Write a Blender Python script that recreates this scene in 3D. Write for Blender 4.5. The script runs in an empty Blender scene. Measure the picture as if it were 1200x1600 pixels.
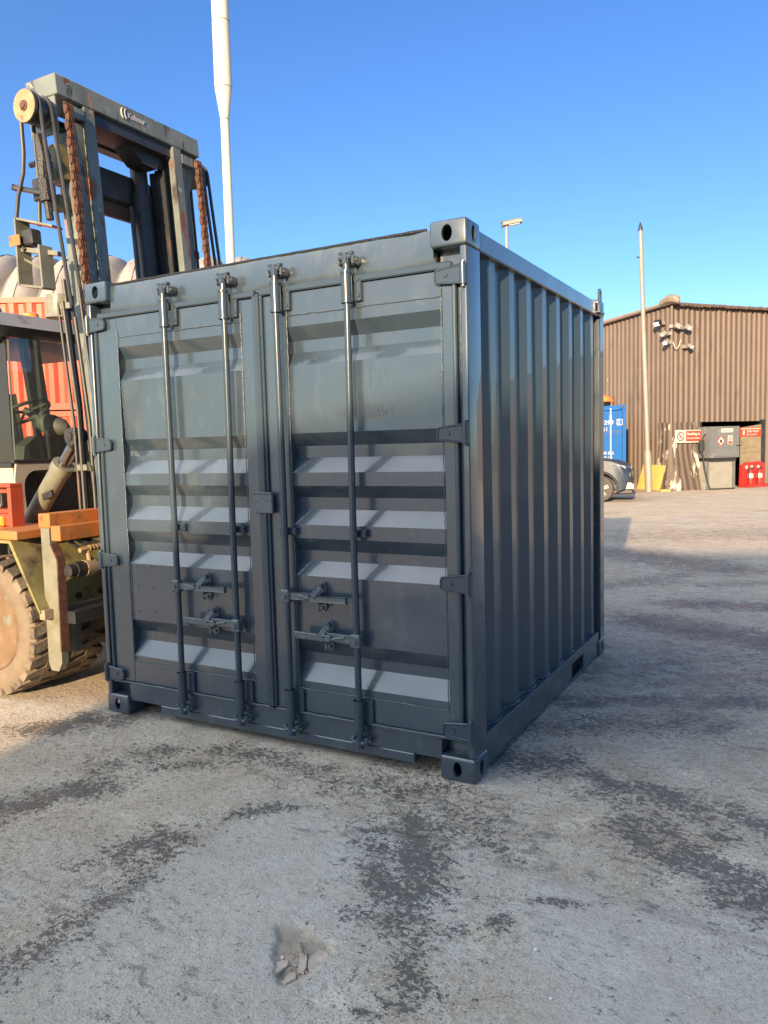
import bpy, bmesh, math, random
from mathutils import Vector, Matrix, noise as mnoise
R = math.radians
random.seed(7)
S = bpy.context.scene
COL = S.collection

# ------------------------------------------------------------------ camera, sky, sun, exposure
cam = bpy.data.objects.new('camera', bpy.data.cameras.new('camera'))
COL.objects.link(cam)
cam.location = (1.35335, -3.25027, 1.59548)
cam.rotation_euler = (1.48495, 0.0260674, 0.504558)
cam.data.sensor_width = 36.0
cam.data.sensor_height = 36.0
cam.data.lens = 1209.35 / 1600 * 36.0
cam.data.clip_start = 0.05
cam.data.clip_end = 2000
S.camera = cam
S.render.resolution_x, S.render.resolution_y = 768, 1024

SUN_AZ = 169.85     # clockwise from +Y, direction TO the sun
SUN_EL = 13.9
FILL_LOBE = 13.5  # strength of the added sky lobe
W = bpy.data.worlds.new('World')
S.world = W
W.use_nodes = True
wt = W.node_tree
bg = wt.nodes['Background']
sky = wt.nodes.new('ShaderNodeTexSky')
sky.sky_type = 'NISHITA'
sky.sun_disc = False
sky.sun_elevation = R(SUN_EL)
sky.sun_rotation = R(SUN_AZ)
sky.altitude = 0
sky.air_density = 1.0
sky.dust_density = 0.4
sky.ozone_density = 3.0
hs = wt.nodes.new('ShaderNodeHueSaturation')
hs.inputs['Saturation'].default_value = 1.16
hs.inputs['Hue'].default_value = 0.511
wt.links.new(sky.outputs['Color'], hs.inputs['Color'])
# added bright sky lobe, high behind the viewer, aimed to brighten the door slopes
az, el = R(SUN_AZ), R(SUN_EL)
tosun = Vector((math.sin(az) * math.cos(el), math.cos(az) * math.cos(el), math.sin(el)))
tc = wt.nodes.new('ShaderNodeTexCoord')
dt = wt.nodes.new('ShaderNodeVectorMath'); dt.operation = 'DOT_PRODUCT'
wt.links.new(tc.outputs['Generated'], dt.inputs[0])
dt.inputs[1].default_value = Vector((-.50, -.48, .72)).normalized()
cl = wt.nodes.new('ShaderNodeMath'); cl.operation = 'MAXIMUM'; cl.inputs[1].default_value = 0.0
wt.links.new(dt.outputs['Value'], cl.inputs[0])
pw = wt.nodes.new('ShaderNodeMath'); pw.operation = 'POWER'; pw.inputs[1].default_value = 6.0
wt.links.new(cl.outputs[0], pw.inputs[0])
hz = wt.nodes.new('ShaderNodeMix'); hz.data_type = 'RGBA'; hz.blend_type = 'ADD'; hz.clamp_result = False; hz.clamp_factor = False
hz.inputs[7].default_value = (FILL_LOBE * .93, FILL_LOBE * .97, FILL_LOBE * .93, 1)
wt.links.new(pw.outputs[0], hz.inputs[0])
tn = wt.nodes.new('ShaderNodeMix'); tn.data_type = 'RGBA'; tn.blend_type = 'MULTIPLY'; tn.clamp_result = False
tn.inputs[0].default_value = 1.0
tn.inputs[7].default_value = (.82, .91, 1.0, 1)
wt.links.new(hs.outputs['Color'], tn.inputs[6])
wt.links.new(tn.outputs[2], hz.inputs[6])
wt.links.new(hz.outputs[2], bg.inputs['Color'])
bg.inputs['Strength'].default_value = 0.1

sd = bpy.data.lights.new('sun', 'SUN')
sd.energy = 5.0
sd.angle = R(0.53)
sd.color = (1.0, 0.73, 0.45)
so = bpy.data.objects.new('sun', sd)
COL.objects.link(so)
so.rotation_euler = tosun.to_track_quat('Z', 'Y').to_euler()
so.location = (0, -10, 20)

S.view_settings.view_transform = 'Standard'
S.view_settings.look = 'None'
S.view_settings.exposure = 1.3
S.view_settings.gamma = 1.0

# ------------------------------------------------------------------ materials
def pm(name, base, rough=.5, metal=0., var=.12, vs=3., layers=(), bump=0., bs=40., coat=0., rv=.0, spec=.5):
    """procedural paint / metal: base colour with noise variation, then noise-masked layers"""
    m = bpy.data.materials.new(name)
    m.use_nodes = True
    t = m.node_tree
    N, Lk = t.nodes, t.links
    b = N['Principled BSDF']
    tc = N.new('ShaderNodeTexCoord')

    def nz(scale, detail=4., stretch=(1, 1, 1), rough_=.55):
        mp = N.new('ShaderNodeMapping')
        mp.inputs['Scale'].default_value = stretch
        Lk.new(tc.outputs['Object'], mp.inputs['Vector'])
        n = N.new('ShaderNodeTexNoise')
        n.inputs['Scale'].default_value = scale
        n.inputs['Detail'].default_value = detail
        n.inputs['Roughness'].default_value = rough_
        Lk.new(mp.outputs[0], n.inputs['Vector'])
        return n.outputs[0]

    def mr(sock, a, c, d=0., e=1.):
        r = N.new('ShaderNodeMapRange')
        r.inputs[1].default_value, r.inputs[2].default_value = a, c
        r.inputs[3].default_value, r.inputs[4].default_value = d, e
        Lk.new(sock, r.inputs[0])
        return r.outputs[0]

    def mix(f, a, c):
        x = N.new('ShaderNodeMix')
        x.data_type = 'RGBA'
        Lk.new(f, x.inputs[0])
        for s_, v in ((x.inputs[6], a), (x.inputs[7], c)):
            if isinstance(v, tuple):
                s_.default_value = (*v[:3], 1)
            else:
                Lk.new(v, s_)
        return x.outputs[2]
    lo = tuple(c * (1 - var) for c in base)
    hi = tuple(min(1, c * (1 + var)) for c in base)
    colr = mix(mr(nz(vs), .3, .7), lo, hi)
    for (c, sc, a, z, det, stv) in layers:
        colr = mix(mr(nz(sc, det, stv), a, z), colr, c)
    Lk.new(colr, b.inputs['Base Color'])
    b.inputs['Roughness'].default_value = rough
    if rv:
        Lk.new(mr(nz(vs * 2.3, 5), .3, .7, max(.02, rough - rv), min(1, rough + rv)), b.inputs['Roughness'])
    b.inputs['Metallic'].default_value = metal
    b.inputs['Specular IOR Level'].default_value = spec
    b.inputs['Coat Weight'].default_value = coat
    if bump:
        bp = N.new('ShaderNodeBump')
        bp.inputs['Strength'].default_value = bump
        bp.inputs['Distance'].default_value = .01
        Lk.new(nz(bs, 5), bp.inputs['Height'])
        Lk.new(bp.outputs[0], b.inputs['Normal'])
    return m

one = (1, 1, 1)
RUST = (.16, .06, .025)
RUSTO = (.36, .15, .05)
M = {}
M['slate'] = pm('slate_paint', (.030, .048, .065), .30, var=.07, vs=1.5, bump=.09, bs=9, rv=.09, coat=.6, spec=.7,
                layers=[((.052, .066, .076), 14, .56, .75, 6, (1, 1, .4)), ((.075, .085, .085), 5, .62, .85, 7, (1, 1, .25))])
M['slate_side'] = pm('satin_slate_paint', (.029, .047, .065), .34, var=.07, vs=1.2, bump=.05, bs=9, rv=.06, coat=.4)
M['slate_rod'] = pm('slate_gloss_paint', (.032, .049, .066), .24, var=.05, vs=6, bump=.05, bs=30)
M['weld'] = pm('painted_weld', (.06, .08, .095), .32, var=.2, vs=50, bump=.5, bs=90)
M['black'] = pm('matt_black', (.012, .012, .013), .6)
M['tar'] = pm('black_sealant', (.01, .01, .011), .55, bump=.5, bs=60)
M['mast'] = pm('grey_green_worn_paint', (.142, .162, .148), .5, var=.18, vs=5, bump=.1, bs=60, rv=.1,
               layers=[((.085, .09, .075), 3.5, .5, .75, 8, (1, 1, .35)), (RUST, 7, .60, .65, 8, (1, 1, .4)), (RUSTO, 13, .65, .7, 8, (1, 1, .22)), ((.05, .045, .035), 11, .60, .68, 7, (1, 1, .25)), ((.3, .31, .28), 16, .66, .70, 5, one)])
M['mast_dark'] = pm('dark_paint_and_shade', (.022, .024, .026), .45, var=.3, vs=6, layers=[((.1, .05, .03), 8, .6, .72, 6, (1, 1, .3))])  # dark parts; between the mast uprights the shade is put into this colour
M['rust'] = pm('rusty_steel', (.10, .042, .024), .75, var=.35, vs=25, bump=.4, bs=120, layers=[((.06, .03, .02), 30, .5, .65, 5, one)])
M['brass'] = pm('worn_ochre_plate', (.30, .21, .105), .55, var=.2, vs=14, layers=[(RUST, 18, .6, .7, 6, one)])
M['hose'] = pm('rubber_hose', (.035, .035, .032), .38, var=.2, vs=10)
M['greaseblack'] = pm('black_grease', (.02, .018, .015), .35, var=.4, vs=30, bump=.8, bs=80)
M['orange'] = pm('worn_orange_paint', (.42, .145, .032), .55, var=.2, vs=6, bump=.1, bs=60,
                 layers=[((.26, .13, .05), 7, .5, .72, 7, one), (RUST, 14, .60, .70, 7, one), ((.25, .2, .14), 5, .6, .8, 5, one)])
M['redframe'] = pm('red_orange_paint', (.4, .06, .025), .5, var=.15, vs=6, layers=[((.25, .1, .06), 9, .55, .75, 6, one)])
M['olive'] = pm('olive_worn_paint', (.185, .165, .062), .55, var=.25, vs=5, bump=.1, bs=50,
                layers=[((.28, .22, .12), 4, .5, .75, 6, one), ((.07, .055, .03), 7, .52, .7, 7, one)])
M['cream'] = pm('dirty_cream_paint', (.36, .325, .25), .55, var=.08, vs=5, layers=[((.3, .26, .2), 5, .55, .8, 6, one)])
M['roofgrey'] = pm('pale_grey_roof_paint', (.32, .34, .37), .4, var=.1, vs=4, layers=[((.18, .17, .15), 6, .55, .75, 6, (1, 1, 2))])
M['darkplastic'] = pm('dark_plastic', (.03, .032, .03), .5, var=.2)
M['dashgreen'] = pm('dusty_dash_plastic', (.055, .058, .046), .6, var=.2)
M['cylgrey'] = pm('grey_green_cylinder', (.17, .165, .12), .4, var=.2, vs=8, layers=[((.12, .11, .06), 10, .58, .75, 6, one)])
M['chrome'] = pm('piston_rod', (.35, .33, .3), .2, metal=1.)
M['cylbrown'] = pm('dusty_brown_cylinder', (.26, .19, .12), .5, var=.2, vs=12)
M['tyre'] = pm('dusty_tread_rubber', (.10, .078, .055), .85, var=.4, vs=14, bump=.6, bs=70, layers=[((.235, .178, .115), 5, .40, .62, 7, one)])
M['sidewall'] = pm('dusty_sidewall', (.165, .125, .08), .8, var=.12, vs=8, bump=.2, bs=40, layers=[((.19, .15, .1), 16, .55, .75, 6, one)])
M['rim'] = pm('worn_rim', (.16, .1, .052), .85, var=.2, vs=9, layers=[((.16, .17, .12), 8, .55, .65, 5, one), ((.14, .1, .08), 12, .62, .75, 5, one)])
M['white'] = pm('white_coating', (.5, .475, .43), .4, var=.03, vs=2, layers=[((.5, .46, .4), 12, .7, .8, 5, (1, 1, .1))])
M['galv'] = pm('galvanised_pole', (.23, .215, .185), .5, var=.1, vs=5, layers=[((.16, .11, .07), 8, .6, .8, 5, (1, 1, .15))])
M['containerred'] = pm('faded_orange_red_paint', (.52, .058, .02), .5, var=.08, vs=1.5, layers=[((.55, .10, .045), 3, .55, .9, 5, (1, 1, .2))])
M['fabric'] = pm('pale_fabric', (.31, .28, .235), .7, var=.06, vs=1.2, layers=[((.2, .185, .16), .9, .5, .75, 5, one)])
M['clad'] = pm('brown_cladding', (.108, .079, .062), .6, var=.12, vs=.9, bump=.05, bs=30,
               layers=[((.115, .085, .067), 2.2, .56, .8, 6, (1, 1, .12)), ((.34, .27, .22), 9, .72, .76, 5, (1, 1, .35)), ((.045, .033, .027), 3, .58, .8, 5, (1, 1, .3))])
M['cladworn'] = pm('scraped_cladding', (.085, .062, .048), .65, var=.15, vs=2, bump=.1, bs=30,
                   layers=[((.07, .055, .045), 4, .5, .7, 5, (1, 1, .4)), ((.42, .37, .32), 6, .555, .60, 7, (1, 1, .3))])
M['cladtrim'] = pm('pale_verge_trim', (.24, .185, .14), .6, var=.15, vs=2)
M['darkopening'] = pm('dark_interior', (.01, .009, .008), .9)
M['cabinet'] = pm('grey_cabinet_paint', (.125, .135, .14), .45, var=.08, vs=3, layers=[((.3, .28, .24), 4, .6, .8, 5, one)])
M['plinth'] = pm('pale_grey_plinth', (.25, .245, .215), .6, var=.12, vs=3, layers=[((.17, .14, .1), 3, .55, .75, 5, one)])
M['wood'] = pm('weathered_board', (.2, .165, .11), .8, var=.2, vs=3, bump=.2, bs=60, layers=[((.16, .14, .1), 7, .55, .7, 6, (1, 1, .1))])
M['plyyellow'] = pm('yellow_plywood', (.55, .36, .1), .65, var=.1, vs=3, layers=[((.5, .3, .09), 8, .58, .75, 6, (.15, .15, 1))])
M['red'] = pm('safety_red', (.45, .025, .022), .45, var=.1, vs=6)
M['signred'] = pm('sign_red', (.42, .045, .022), .5, var=.05)
M['signwhite'] = pm('sign_white', (.5, .48, .42), .5, var=.05)
M['ink'] = pm('black_ink', (.02, .02, .02), .5)
M['contblue'] = pm('bright_blue_paint', (.002, .085, .29), .6, var=.08, vs=3, spec=.2)
M['bluedark'] = pm('dark_blue_trim', (.003, .05, .18), .5)  # darker blue for the door seams
M['lettering'] = pm('white_lettering', (.42, .42, .40), .5, var=.02)
M['bundle'] = pm('orange_sheet', (.75, .2, .05), .6, bump=.4, bs=20)
M['carpaint'] = pm('grey_blue_car_paint', (.026, .040, .062), .42, metal=.0, var=.03, coat=.0, spec=.35)
M['carblack'] = pm('black_car_trim', (.03, .03, .032), .5)
M['carsilver'] = pm('silver_trim', (.22, .22, .22), .35, metal=.3)
M['cartyre'] = pm('car_tyre', (.07, .062, .055), .85, var=.2)
M['roadpaint'] = pm('worn_yellow_line', (.5, .4, .22), .8)
M['stone'] = pm('pale_grit', (.62, .6, .56), .8, var=.2, vs=30)
M['scrap'] = pm('dusty_flattened_scrap', (.5, .4, .29), .85, var=.2, vs=20, bump=.5, bs=60)
M['warehouse'] = pm('grey_sheeting', (.25, .26, .27), .6, var=.1)
M['handle_grey'] = pm('wet_look_paint', (.075, .092, .1), .22, var=.2, vs=40, bump=.3, bs=60)

def glass(name, col=(.9, .95, .92), rough=.03):
    m = bpy.data.materials.new(name)
    m.use_nodes = True
    t = m.node_tree
    N, Lk = t.nodes, t.links
    out = N['Material Output']
    N.remove(N['Principled BSDF'])
    tr = N.new('ShaderNodeBsdfTransparent'); tr.inputs[0].default_value = (*col, 1)
    gl = N.new('ShaderNodeBsdfGlossy'); gl.inputs['Roughness'].default_value = rough
    fr = N.new('ShaderNodeFresnel'); fr.inputs[0].default_value = 1.45
    df = N.new('ShaderNodeBsdfDiffuse'); df.inputs[0].default_value = (.5, .48, .42, 1)
    mx0 = N.new('ShaderNodeMixShader'); mx0.inputs[0].default_value = .05
    Lk.new(tr.outputs[0], mx0.inputs[1]); Lk.new(df.outputs[0], mx0.inputs[2])
    mx = N.new('ShaderNodeMixShader')
    Lk.new(fr.outputs[0], mx.inputs[0]); Lk.new(mx0.outputs[0], mx.inputs[1]); Lk.new(gl.outputs[0], mx.inputs[2])
    Lk.new(mx.outputs[0], out.inputs[0])
    return m
M['glass'] = glass('dusty_glass')
M['lens'] = pm('clear_lens', (.75, .75, .8), .12, var=.2, vs=60, coat=1.)
M['carlens'] = pm('car_headlamp', (.22, .24, .26), .1, var=.3, vs=12, coat=1.)
M['amber'] = pm('amber_plastic', (.75, .22, .02), .3, coat=.6)
M['carglass'] = pm('dark_car_glass', (.02, .025, .03), .08)

# ------------------------------------------------------------------ mesh builder
def world_off(p):
    v = Vector((0, 0, 0))
    while p is not None:
        v = v + Vector(p.location)
        p = p.parent
    return v

class MB:
    def __init__(s, f=None):
        s.bm = bmesh.new()
        s.f = f
    def _merge(s, t):
        if s.f:
            for v in t.verts:
                v.co = Vector(s.f(*v.co))
        me = bpy.data.meshes.new('tmp')
        t.to_mesh(me)
        t.free()
        s.bm.from_mesh(me)
        bpy.data.meshes.remove(me)
    def poly(s, verts, faces):
        t = bmesh.new()
        vs = [t.verts.new(v) for v in verts]
        for f in faces:
            try:
                t.faces.new([vs[i] for i in f])
            except ValueError:
                pass
        s._merge(t)
        return s
    def box(s, x0, x1, y0, y1, z0, z1, bev=0., seg=1):
        t = bmesh.new()
        bmesh.ops.create_cube(t, size=1)
        for v in t.verts:
            v.co = Vector(((x0 + x1) / 2 + v.co.x * (x1 - x0), (y0 + y1) / 2 + v.co.y * (y1 - y0), (z0 + z1) / 2 + v.co.z * (z1 - z0)))
        if bev:
            bmesh.ops.bevel(t, geom=list(t.edges), offset=bev, segments=seg, affect='EDGES', profile=.5)
        s._merge(t)
        return s
    def obox(s, p, q, w, h, up=(0, 0, 1), bev=0.):
        """bar of section w x h from p to q"""
        p, q = Vector(p), Vector(q)
        d = q - p
        L = d.length
        d.normalize()
        u = Vector(up)
        r = d.cross(u)
        if r.length < 1e-5:
            r = d.cross(Vector((1, 0, 0)))
        r.normalize()
        u = r.cross(d)
        t = bmesh.new()
        bmesh.ops.create_cube(t, size=1)
        for v in t.verts:
            c = v.co.copy()
            v.co = p + d * (c.x + .5) * L + r * c.y * w + u * c.z * h
        if bev:
            bmesh.ops.bevel(t, geom=list(t.edges), offset=bev, segments=1, affect='EDGES')
        s._merge(t)
        return s
    def tube(s, pts, r, n=10, caps=True):
        pts = [Vector(p) for p in pts]
        rs = r if isinstance(r, (list, tuple)) else [r] * len(pts)
        verts, faces = [], []
        d = (pts[1] - pts[0]).normalized()
        a = d.orthogonal().normalized()
        for i, p in enumerate(pts):
            if i == 0:
                dd = pts[1] - pts[0]
            elif i == len(pts) - 1:
                dd = pts[-1] - pts[-2]
            else:
                dd = (pts[i + 1] - pts[i]).normalized() + (pts[i] - pts[i - 1]).normalized()
            if dd.length < 1e-9:
                dd = d
            dd.normalize()
            a = (a - dd * a.dot(dd)).normalized()
            b = dd.cross(a)
            for k in range(n):
                an = 2 * math.pi * k / n
                verts.append(p + (a * math.cos(an) + b * math.sin(an)) * rs[i])
        for i in range(len(pts) - 1):
            for k in range(n):
                faces.append((i * n + k, i * n + (k + 1) % n, (i + 1) * n + (k + 1) % n, (i + 1) * n + k))
        if caps:
            faces.append(tuple(range(n - 1, -1, -1)))
            faces.append(tuple(range((len(pts) - 1) * n, len(pts) * n)))
        return s.poly(verts, faces)
    def rings(s, c, ax, prof, n=32, caps=True):
        """lathe: prof = [(along, radius)] around axis ax through c"""
        c, ax = Vector(c), Vector(ax).normalized()
        a = ax.orthogonal().normalized()
        b = ax.cross(a)
        verts, faces = [], []
        for (h, r) in prof:
            for k in range(n):
                an = 2 * math.pi * k / n
                verts.append(c + ax * h + (a * math.cos(an) + b * math.sin(an)) * r)
        for i in range(len(prof) - 1):
            for k in range(n):
                faces.append((i * n + k, i * n + (k + 1) % n, (i + 1) * n + (k + 1) % n, (i + 1) * n + k))
        if caps:
            faces.append(tuple(range(n)))
            faces.append(tuple(range((len(prof) - 1) * n, len(prof) * n)))
        return s.poly(verts, faces)
    def prism(s, pts, ax, lo, hi):
        """polygon pts in the plane normal to ax ('x': (y,z), 'y': (x,z), 'z': (x,y))"""
        mk = {'x': lambda p, h: (h, p[0], p[1]), 'y': lambda p, h: (p[0], h, p[1]), 'z': lambda p, h: (p[0], p[1], h)}[ax]
        n = len(pts)
        verts = [mk(p, lo) for p in pts] + [mk(p, hi) for p in pts]
        faces = [tuple(range(n)), tuple(range(2 * n - 1, n - 1, -1))] + [(i, (i + 1) % n, n + (i + 1) % n, n + i) for i in range(n)]
        return s.poly(verts, faces)
    def strip(s, line, ax, lo, hi, th=.003, side=1.):
        """thin sheet: open polyline in the plane normal to ax, thickened"""
        back = [(p[0] + (th * side if ax != 'x' else 0), p[1]) for p in line]
        return s
    def build(s, name, mat, parent=None, ang=35, local=False):
        bm = s.bm
        bmesh.ops.recalc_face_normals(bm, faces=list(bm.faces))
        if parent is not None and not local:
            o_ = world_off(parent)
            for v in bm.verts:
                v.co -= o_
        me = bpy.data.meshes.new(name)
        bm.to_mesh(me)
        bm.free()
        for p in me.polygons:
            p.use_smooth = True
        me.set_sharp_from_angle(angle=R(ang))
        ms = mat if isinstance(mat, (list, tuple)) else [mat]
        for m_ in ms:
            me.materials.append(M[m_] if isinstance(m_, str) else m_)
        ob = bpy.data.objects.new(name, me)
        COL.objects.link(ob)
        if parent is not None:
            ob.parent = parent
        return ob

def cut(ob, cutter):
    """boolean difference, applied without operators; cutter is an MB"""
    me = bpy.data.meshes.new('cutter')
    bmesh.ops.recalc_face_normals(cutter.bm, faces=list(cutter.bm.faces))
    cutter.bm.to_mesh(me)
    cutter.bm.free()
    c = bpy.data.objects.new('cutter', me)
    COL.objects.link(c)
    c.matrix_world = Matrix.Translation(world_off(ob.parent)) if False else Matrix.Identity(4)
    off = world_off(ob)
    c.location = (0, 0, 0)
    for v in me.vertices:
        v.co -= off
    c.parent = None
    c.location = off
    md = ob.modifiers.new('b', 'BOOLEAN')
    md.object = c
    md.operation = 'DIFFERENCE'
    md.solver = 'EXACT'
    bpy.context.view_layer.update()
    dg = bpy.context.evaluated_depsgraph_get()
    nm = bpy.data.meshes.new_from_object(ob.evaluated_get(dg))
    ob.modifiers.clear()
    old = ob.data
    ob.data = nm
    bpy.data.meshes.remove(old)
    bpy.data.objects.remove(c)
    nm.set_sharp_from_angle(angle=R(35))
    return ob

def thing(name, label, cat, loc=(0, 0, 0), rz=0., group=None):
    o = bpy.data.objects.new(name, None)
    COL.objects.link(o)
    o.location = loc
    o.rotation_euler = (0, 0, rz)
    o.empty_display_size = .2
    return tag(o, label, cat, group)

def tag(o, label, cat, group=None):
    o['label'] = label
    o['category'] = cat
    if group:
        o['group'] = group
    return o

def text(name, body, size, org, ux, uy, mat, parent, th=.002, sx=1., bold=0.):
    cu = bpy.data.curves.new(name, 'FONT')
    cu.body = body
    cu.size = size
    cu.extrude = th
    cu.offset = bold
    cu.resolution_u = 3
    to = bpy.data.objects.new('tmp', cu)
    COL.objects.link(to)
    bpy.context.view_layer.update()
    dg = bpy.context.evaluated_depsgraph_get()
    me = bpy.data.meshes.new_from_object(to.evaluated_get(dg))
    bpy.data.objects.remove(to)
    me.name = name
    ux, uy, org = Vector(ux), Vector(uy), Vector(org)
    n = ux.cross(uy)
    off = world_off(parent) if parent else Vector()
    for v in me.vertices:
        c = v.co.copy()
        v.co = org + ux * c.x * sx + uy * c.y + n * c.z - off
    me.materials.clear()
    me.materials.append(M[mat])
    o = bpy.data.objects.new(name, me)
    COL.objects.link(o)
    o.parent = parent
    return o

def oval(cx, cy, rx, ry, n=20):
    return [(cx + rx * math.cos(2 * math.pi * k / n), cy + ry * math.sin(2 * math.pi * k / n)) for k in range(n)]

def corr(lo, hi, pitch=.278, flat=.072, depth=.036, out=0., first=None):
    """trapezoid profile: [(along, offset)] offset = out on the proud flats, out-depth in the recesses"""
    sl = (pitch - 2 * flat) / 2
    pts = []
    k0 = lo if first is None else first - pitch * math.ceil((first - lo) / pitch + 1)
    a = k0
    seq = []
    while a < hi + pitch:
        seq += [(a, out), (a + flat, out), (a + flat + sl, out - depth), (a + 2 * flat + sl, out - depth)]
        a += pitch
    def at(x):
        for (p, q) in zip(seq, seq[1:]):
            if p[0] <= x <= q[0]:
                f = (x - p[0]) / max(1e-9, q[0] - p[0])
                return p[1] + (q[1] - p[1]) * f
        return out
    return [(lo, at(lo))] + [p for p in seq if lo + 1e-4 < p[0] < hi - 1e-4] + [(hi, at(hi))]

# ------------------------------------------------------------------ ground
def axis_steps(segs, far_lo, far_hi, growth=1.16):
    """segs: [(lo, hi, step)] joined; then geometric growth outwards"""
    xs = []
    for (a, b, st) in segs:
        n = max(1, round((b - a) / st))
        xs += [a + (b - a) * i / n for i in range(n)]
    xs.append(segs[-1][1])
    st = segs[0][2]
    x = xs[0]
    lo = []
    while x > far_lo:
        st *= growth
        x -= st
        lo.append(x)
    st = segs[-1][2]
    x = xs[-1]
    hi = []
    while x < far_hi:
        st *= growth
        x += st
        hi.append(x)
    return lo[::-1] + xs + hi

STAINS = [(0.27, 4.57, 1.01, 4.71, 0.1, 1), (0.12, 3.69, 1.08, 3.33, 0.14, 1.05), (-1.26, 7.92, 0.34, 6.9, 0.25, 0.9), (-1.44, 9.53, 0.72, 10.99, 0.4, 0.55), (-1.6, 10.54, -1.04, 10.91, 0.25, 0.45), (-0.61, 5.21, 0.02, 6.19, 0.1, 0.7), (-0.29, 5.5, 0.06, 5.8, 0.1, 0.6), (0.35, 5.66, 0.95, 6.01, 0.08, 0.6), (0.02, 2.02, 0.56, 2.5, 0.05, 0.8), (0.15, 2.02, 1.09, 2.27, 0.16, 0.62), (0.05, 1.34, 1.14, 1.81, 0.06, 0.95), (-0.03, 0.85, 0.9, 1.31, 0.08, 0.75), (-0.02, 0.38, 0.25, 0.4, 0.07, 0.95), (0.45, 0.32, 1.22, 0.17, 0.045, 0.85), (0.73, -0.08, 1.25, -0.42, 0.06, 0.92), (0.57, 0.18, 1.0, -0.0, 0.07, 0.62), (-0.08, -0.47, 0.13, -0.86, 0.06, 1.0), (0.12, -0.85, 0.11, -0.94, 0.06, 0.9), (0.09, -1.06, 0.26, -1.15, 0.045, 0.8), (0.29, -1.24, 0.39, -1.37, 0.03, 0.75), (-0.23, -0.6, 0.11, -1.07, 0.03, 0.9), (0.31, -0.49, 0.35, -0.54, 0.02, 1), (0.46, -0.91, 0.46, -0.92, 0.015, 1.1), (0.54, -0.76, 0.66, -0.73, 0.012, 1.0), (0.35, -1.02, 0.37, -1.03, 0.015, 1.0), (-0.32, -0.23, -0.12, -0.12, 0.04, 0.85), (-0.02, -0.26, 0.21, -0.39, 0.08, 0.5), (-2.6, -0.42, -2.23, 0.01, 0.06, 1.05), (-1.85, -1.15, -1.61, -0.78, 0.05, 1.0), (-1.79, -0.59, -1.6, -0.27, 0.05, 0.7), (-1.51, -0.5, -1.33, -0.37, 0.03, 0.85), (-1.39, -0.17, -0.96, -0.16, 0.05, 0.75), (-1.05, -1.2, -0.92, -0.94, 0.04, 0.85), (-0.9, -1.09, -0.88, -1.05, 0.02, 1.0), (-0.79, -1.88, -0.88, -0.95, 0.035, 0.68), (-0.83, -0.7, -0.68, -0.6, 0.025, 0.85), (0.24, -1.5, 0.3, -1.49, 0.012, 1.0), (-0.86, -0.19, -0.36, -0.23, 0.05, 0.6), (-0.52, 0.05, -0.12, -0.04, 0.04, 0.55), (-0.87, 6.85, 0.94, 6.26, 0.4, 0.35), (0.25, 2.63, 1.1, 2.81, 0.2, 0.55), (-0.13, 0.47, 0.09, 0.26, 0.05, 0.6)]

def stain_at(x, y):
    best = 0.
    wob = .5 + .9 * mnoise.noise((x * 3.1, y * 3.1, 4.2)) if True else 1
    x += .06 * mnoise.noise((x * 4, y * 4, 9)) + .03 * mnoise.noise((x * 11, y * 11, 3))
    y += .06 * mnoise.noise((x * 4, y * 4, 19)) + .03 * mnoise.noise((x * 11, y * 11, 13))
    for (x0, y0, x1, y1, w, s_) in STAINS:
        w *= 2.3
        s_ *= .86
        dx, dy = x1 - x0, y1 - y0
        L2 = dx * dx + dy * dy + 1e-6
        t = max(0, min(1, ((x - x0) * dx + (y - y0) * dy) / L2))
        d = math.hypot(x - x0 - dx * t, y - y0 - dy * t)
        if d < w * 3.5:
            v = s_ * math.exp(-(d / (w * 1.25)) ** 2)
            best = max(best, v)
    return best

HOLE = (-0.06, -1.385)
HPOLY = [(-0.215, -1.272), (-0.163, -1.225), (-0.09, -1.232), (0.005, -1.245), (0.06, -1.288), (0.066, -1.352), (0.05, -1.43), (0.018, -1.535), (-0.02, -1.52), (-0.085, -1.452), (-0.15, -1.36)]
def hole_at(x, y):
    """pothole depth 0..1: distance inside a broken polygon outline, ragged by noise"""
    x += .012 * mnoise.noise((x * 22, y * 22, 1)) + .006 * mnoise.noise((x * 60, y * 60, 4))
    y += .012 * mnoise.noise((x * 22, y * 22, 11)) + .006 * mnoise.noise((x * 60, y * 60, 14))
    inside, dmin = False, 9.
    n = len(HPOLY)
    for i in range(n):
        (x0, y0), (x1, y1) = HPOLY[i], HPOLY[(i + 1) % n]
        if (y0 > y) != (y1 > y) and x < (x1 - x0) * (y - y0) / (y1 - y0) + x0:
            inside = not inside
        dx, dy = x1 - x0, y1 - y0
        t = max(0, min(1, ((x - x0) * dx + (y - y0) * dy) / (dx * dx + dy * dy)))
        d = math.hypot(x - x0 - dx * t, y - y0 - dy * t)
        w = 1.0 if i in (8, 9, 10) else .45       # steep on the left, gentle elsewhere
        dmin = min(dmin, d * w)
    return min(1., dmin / .022) if inside else 0.

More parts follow.
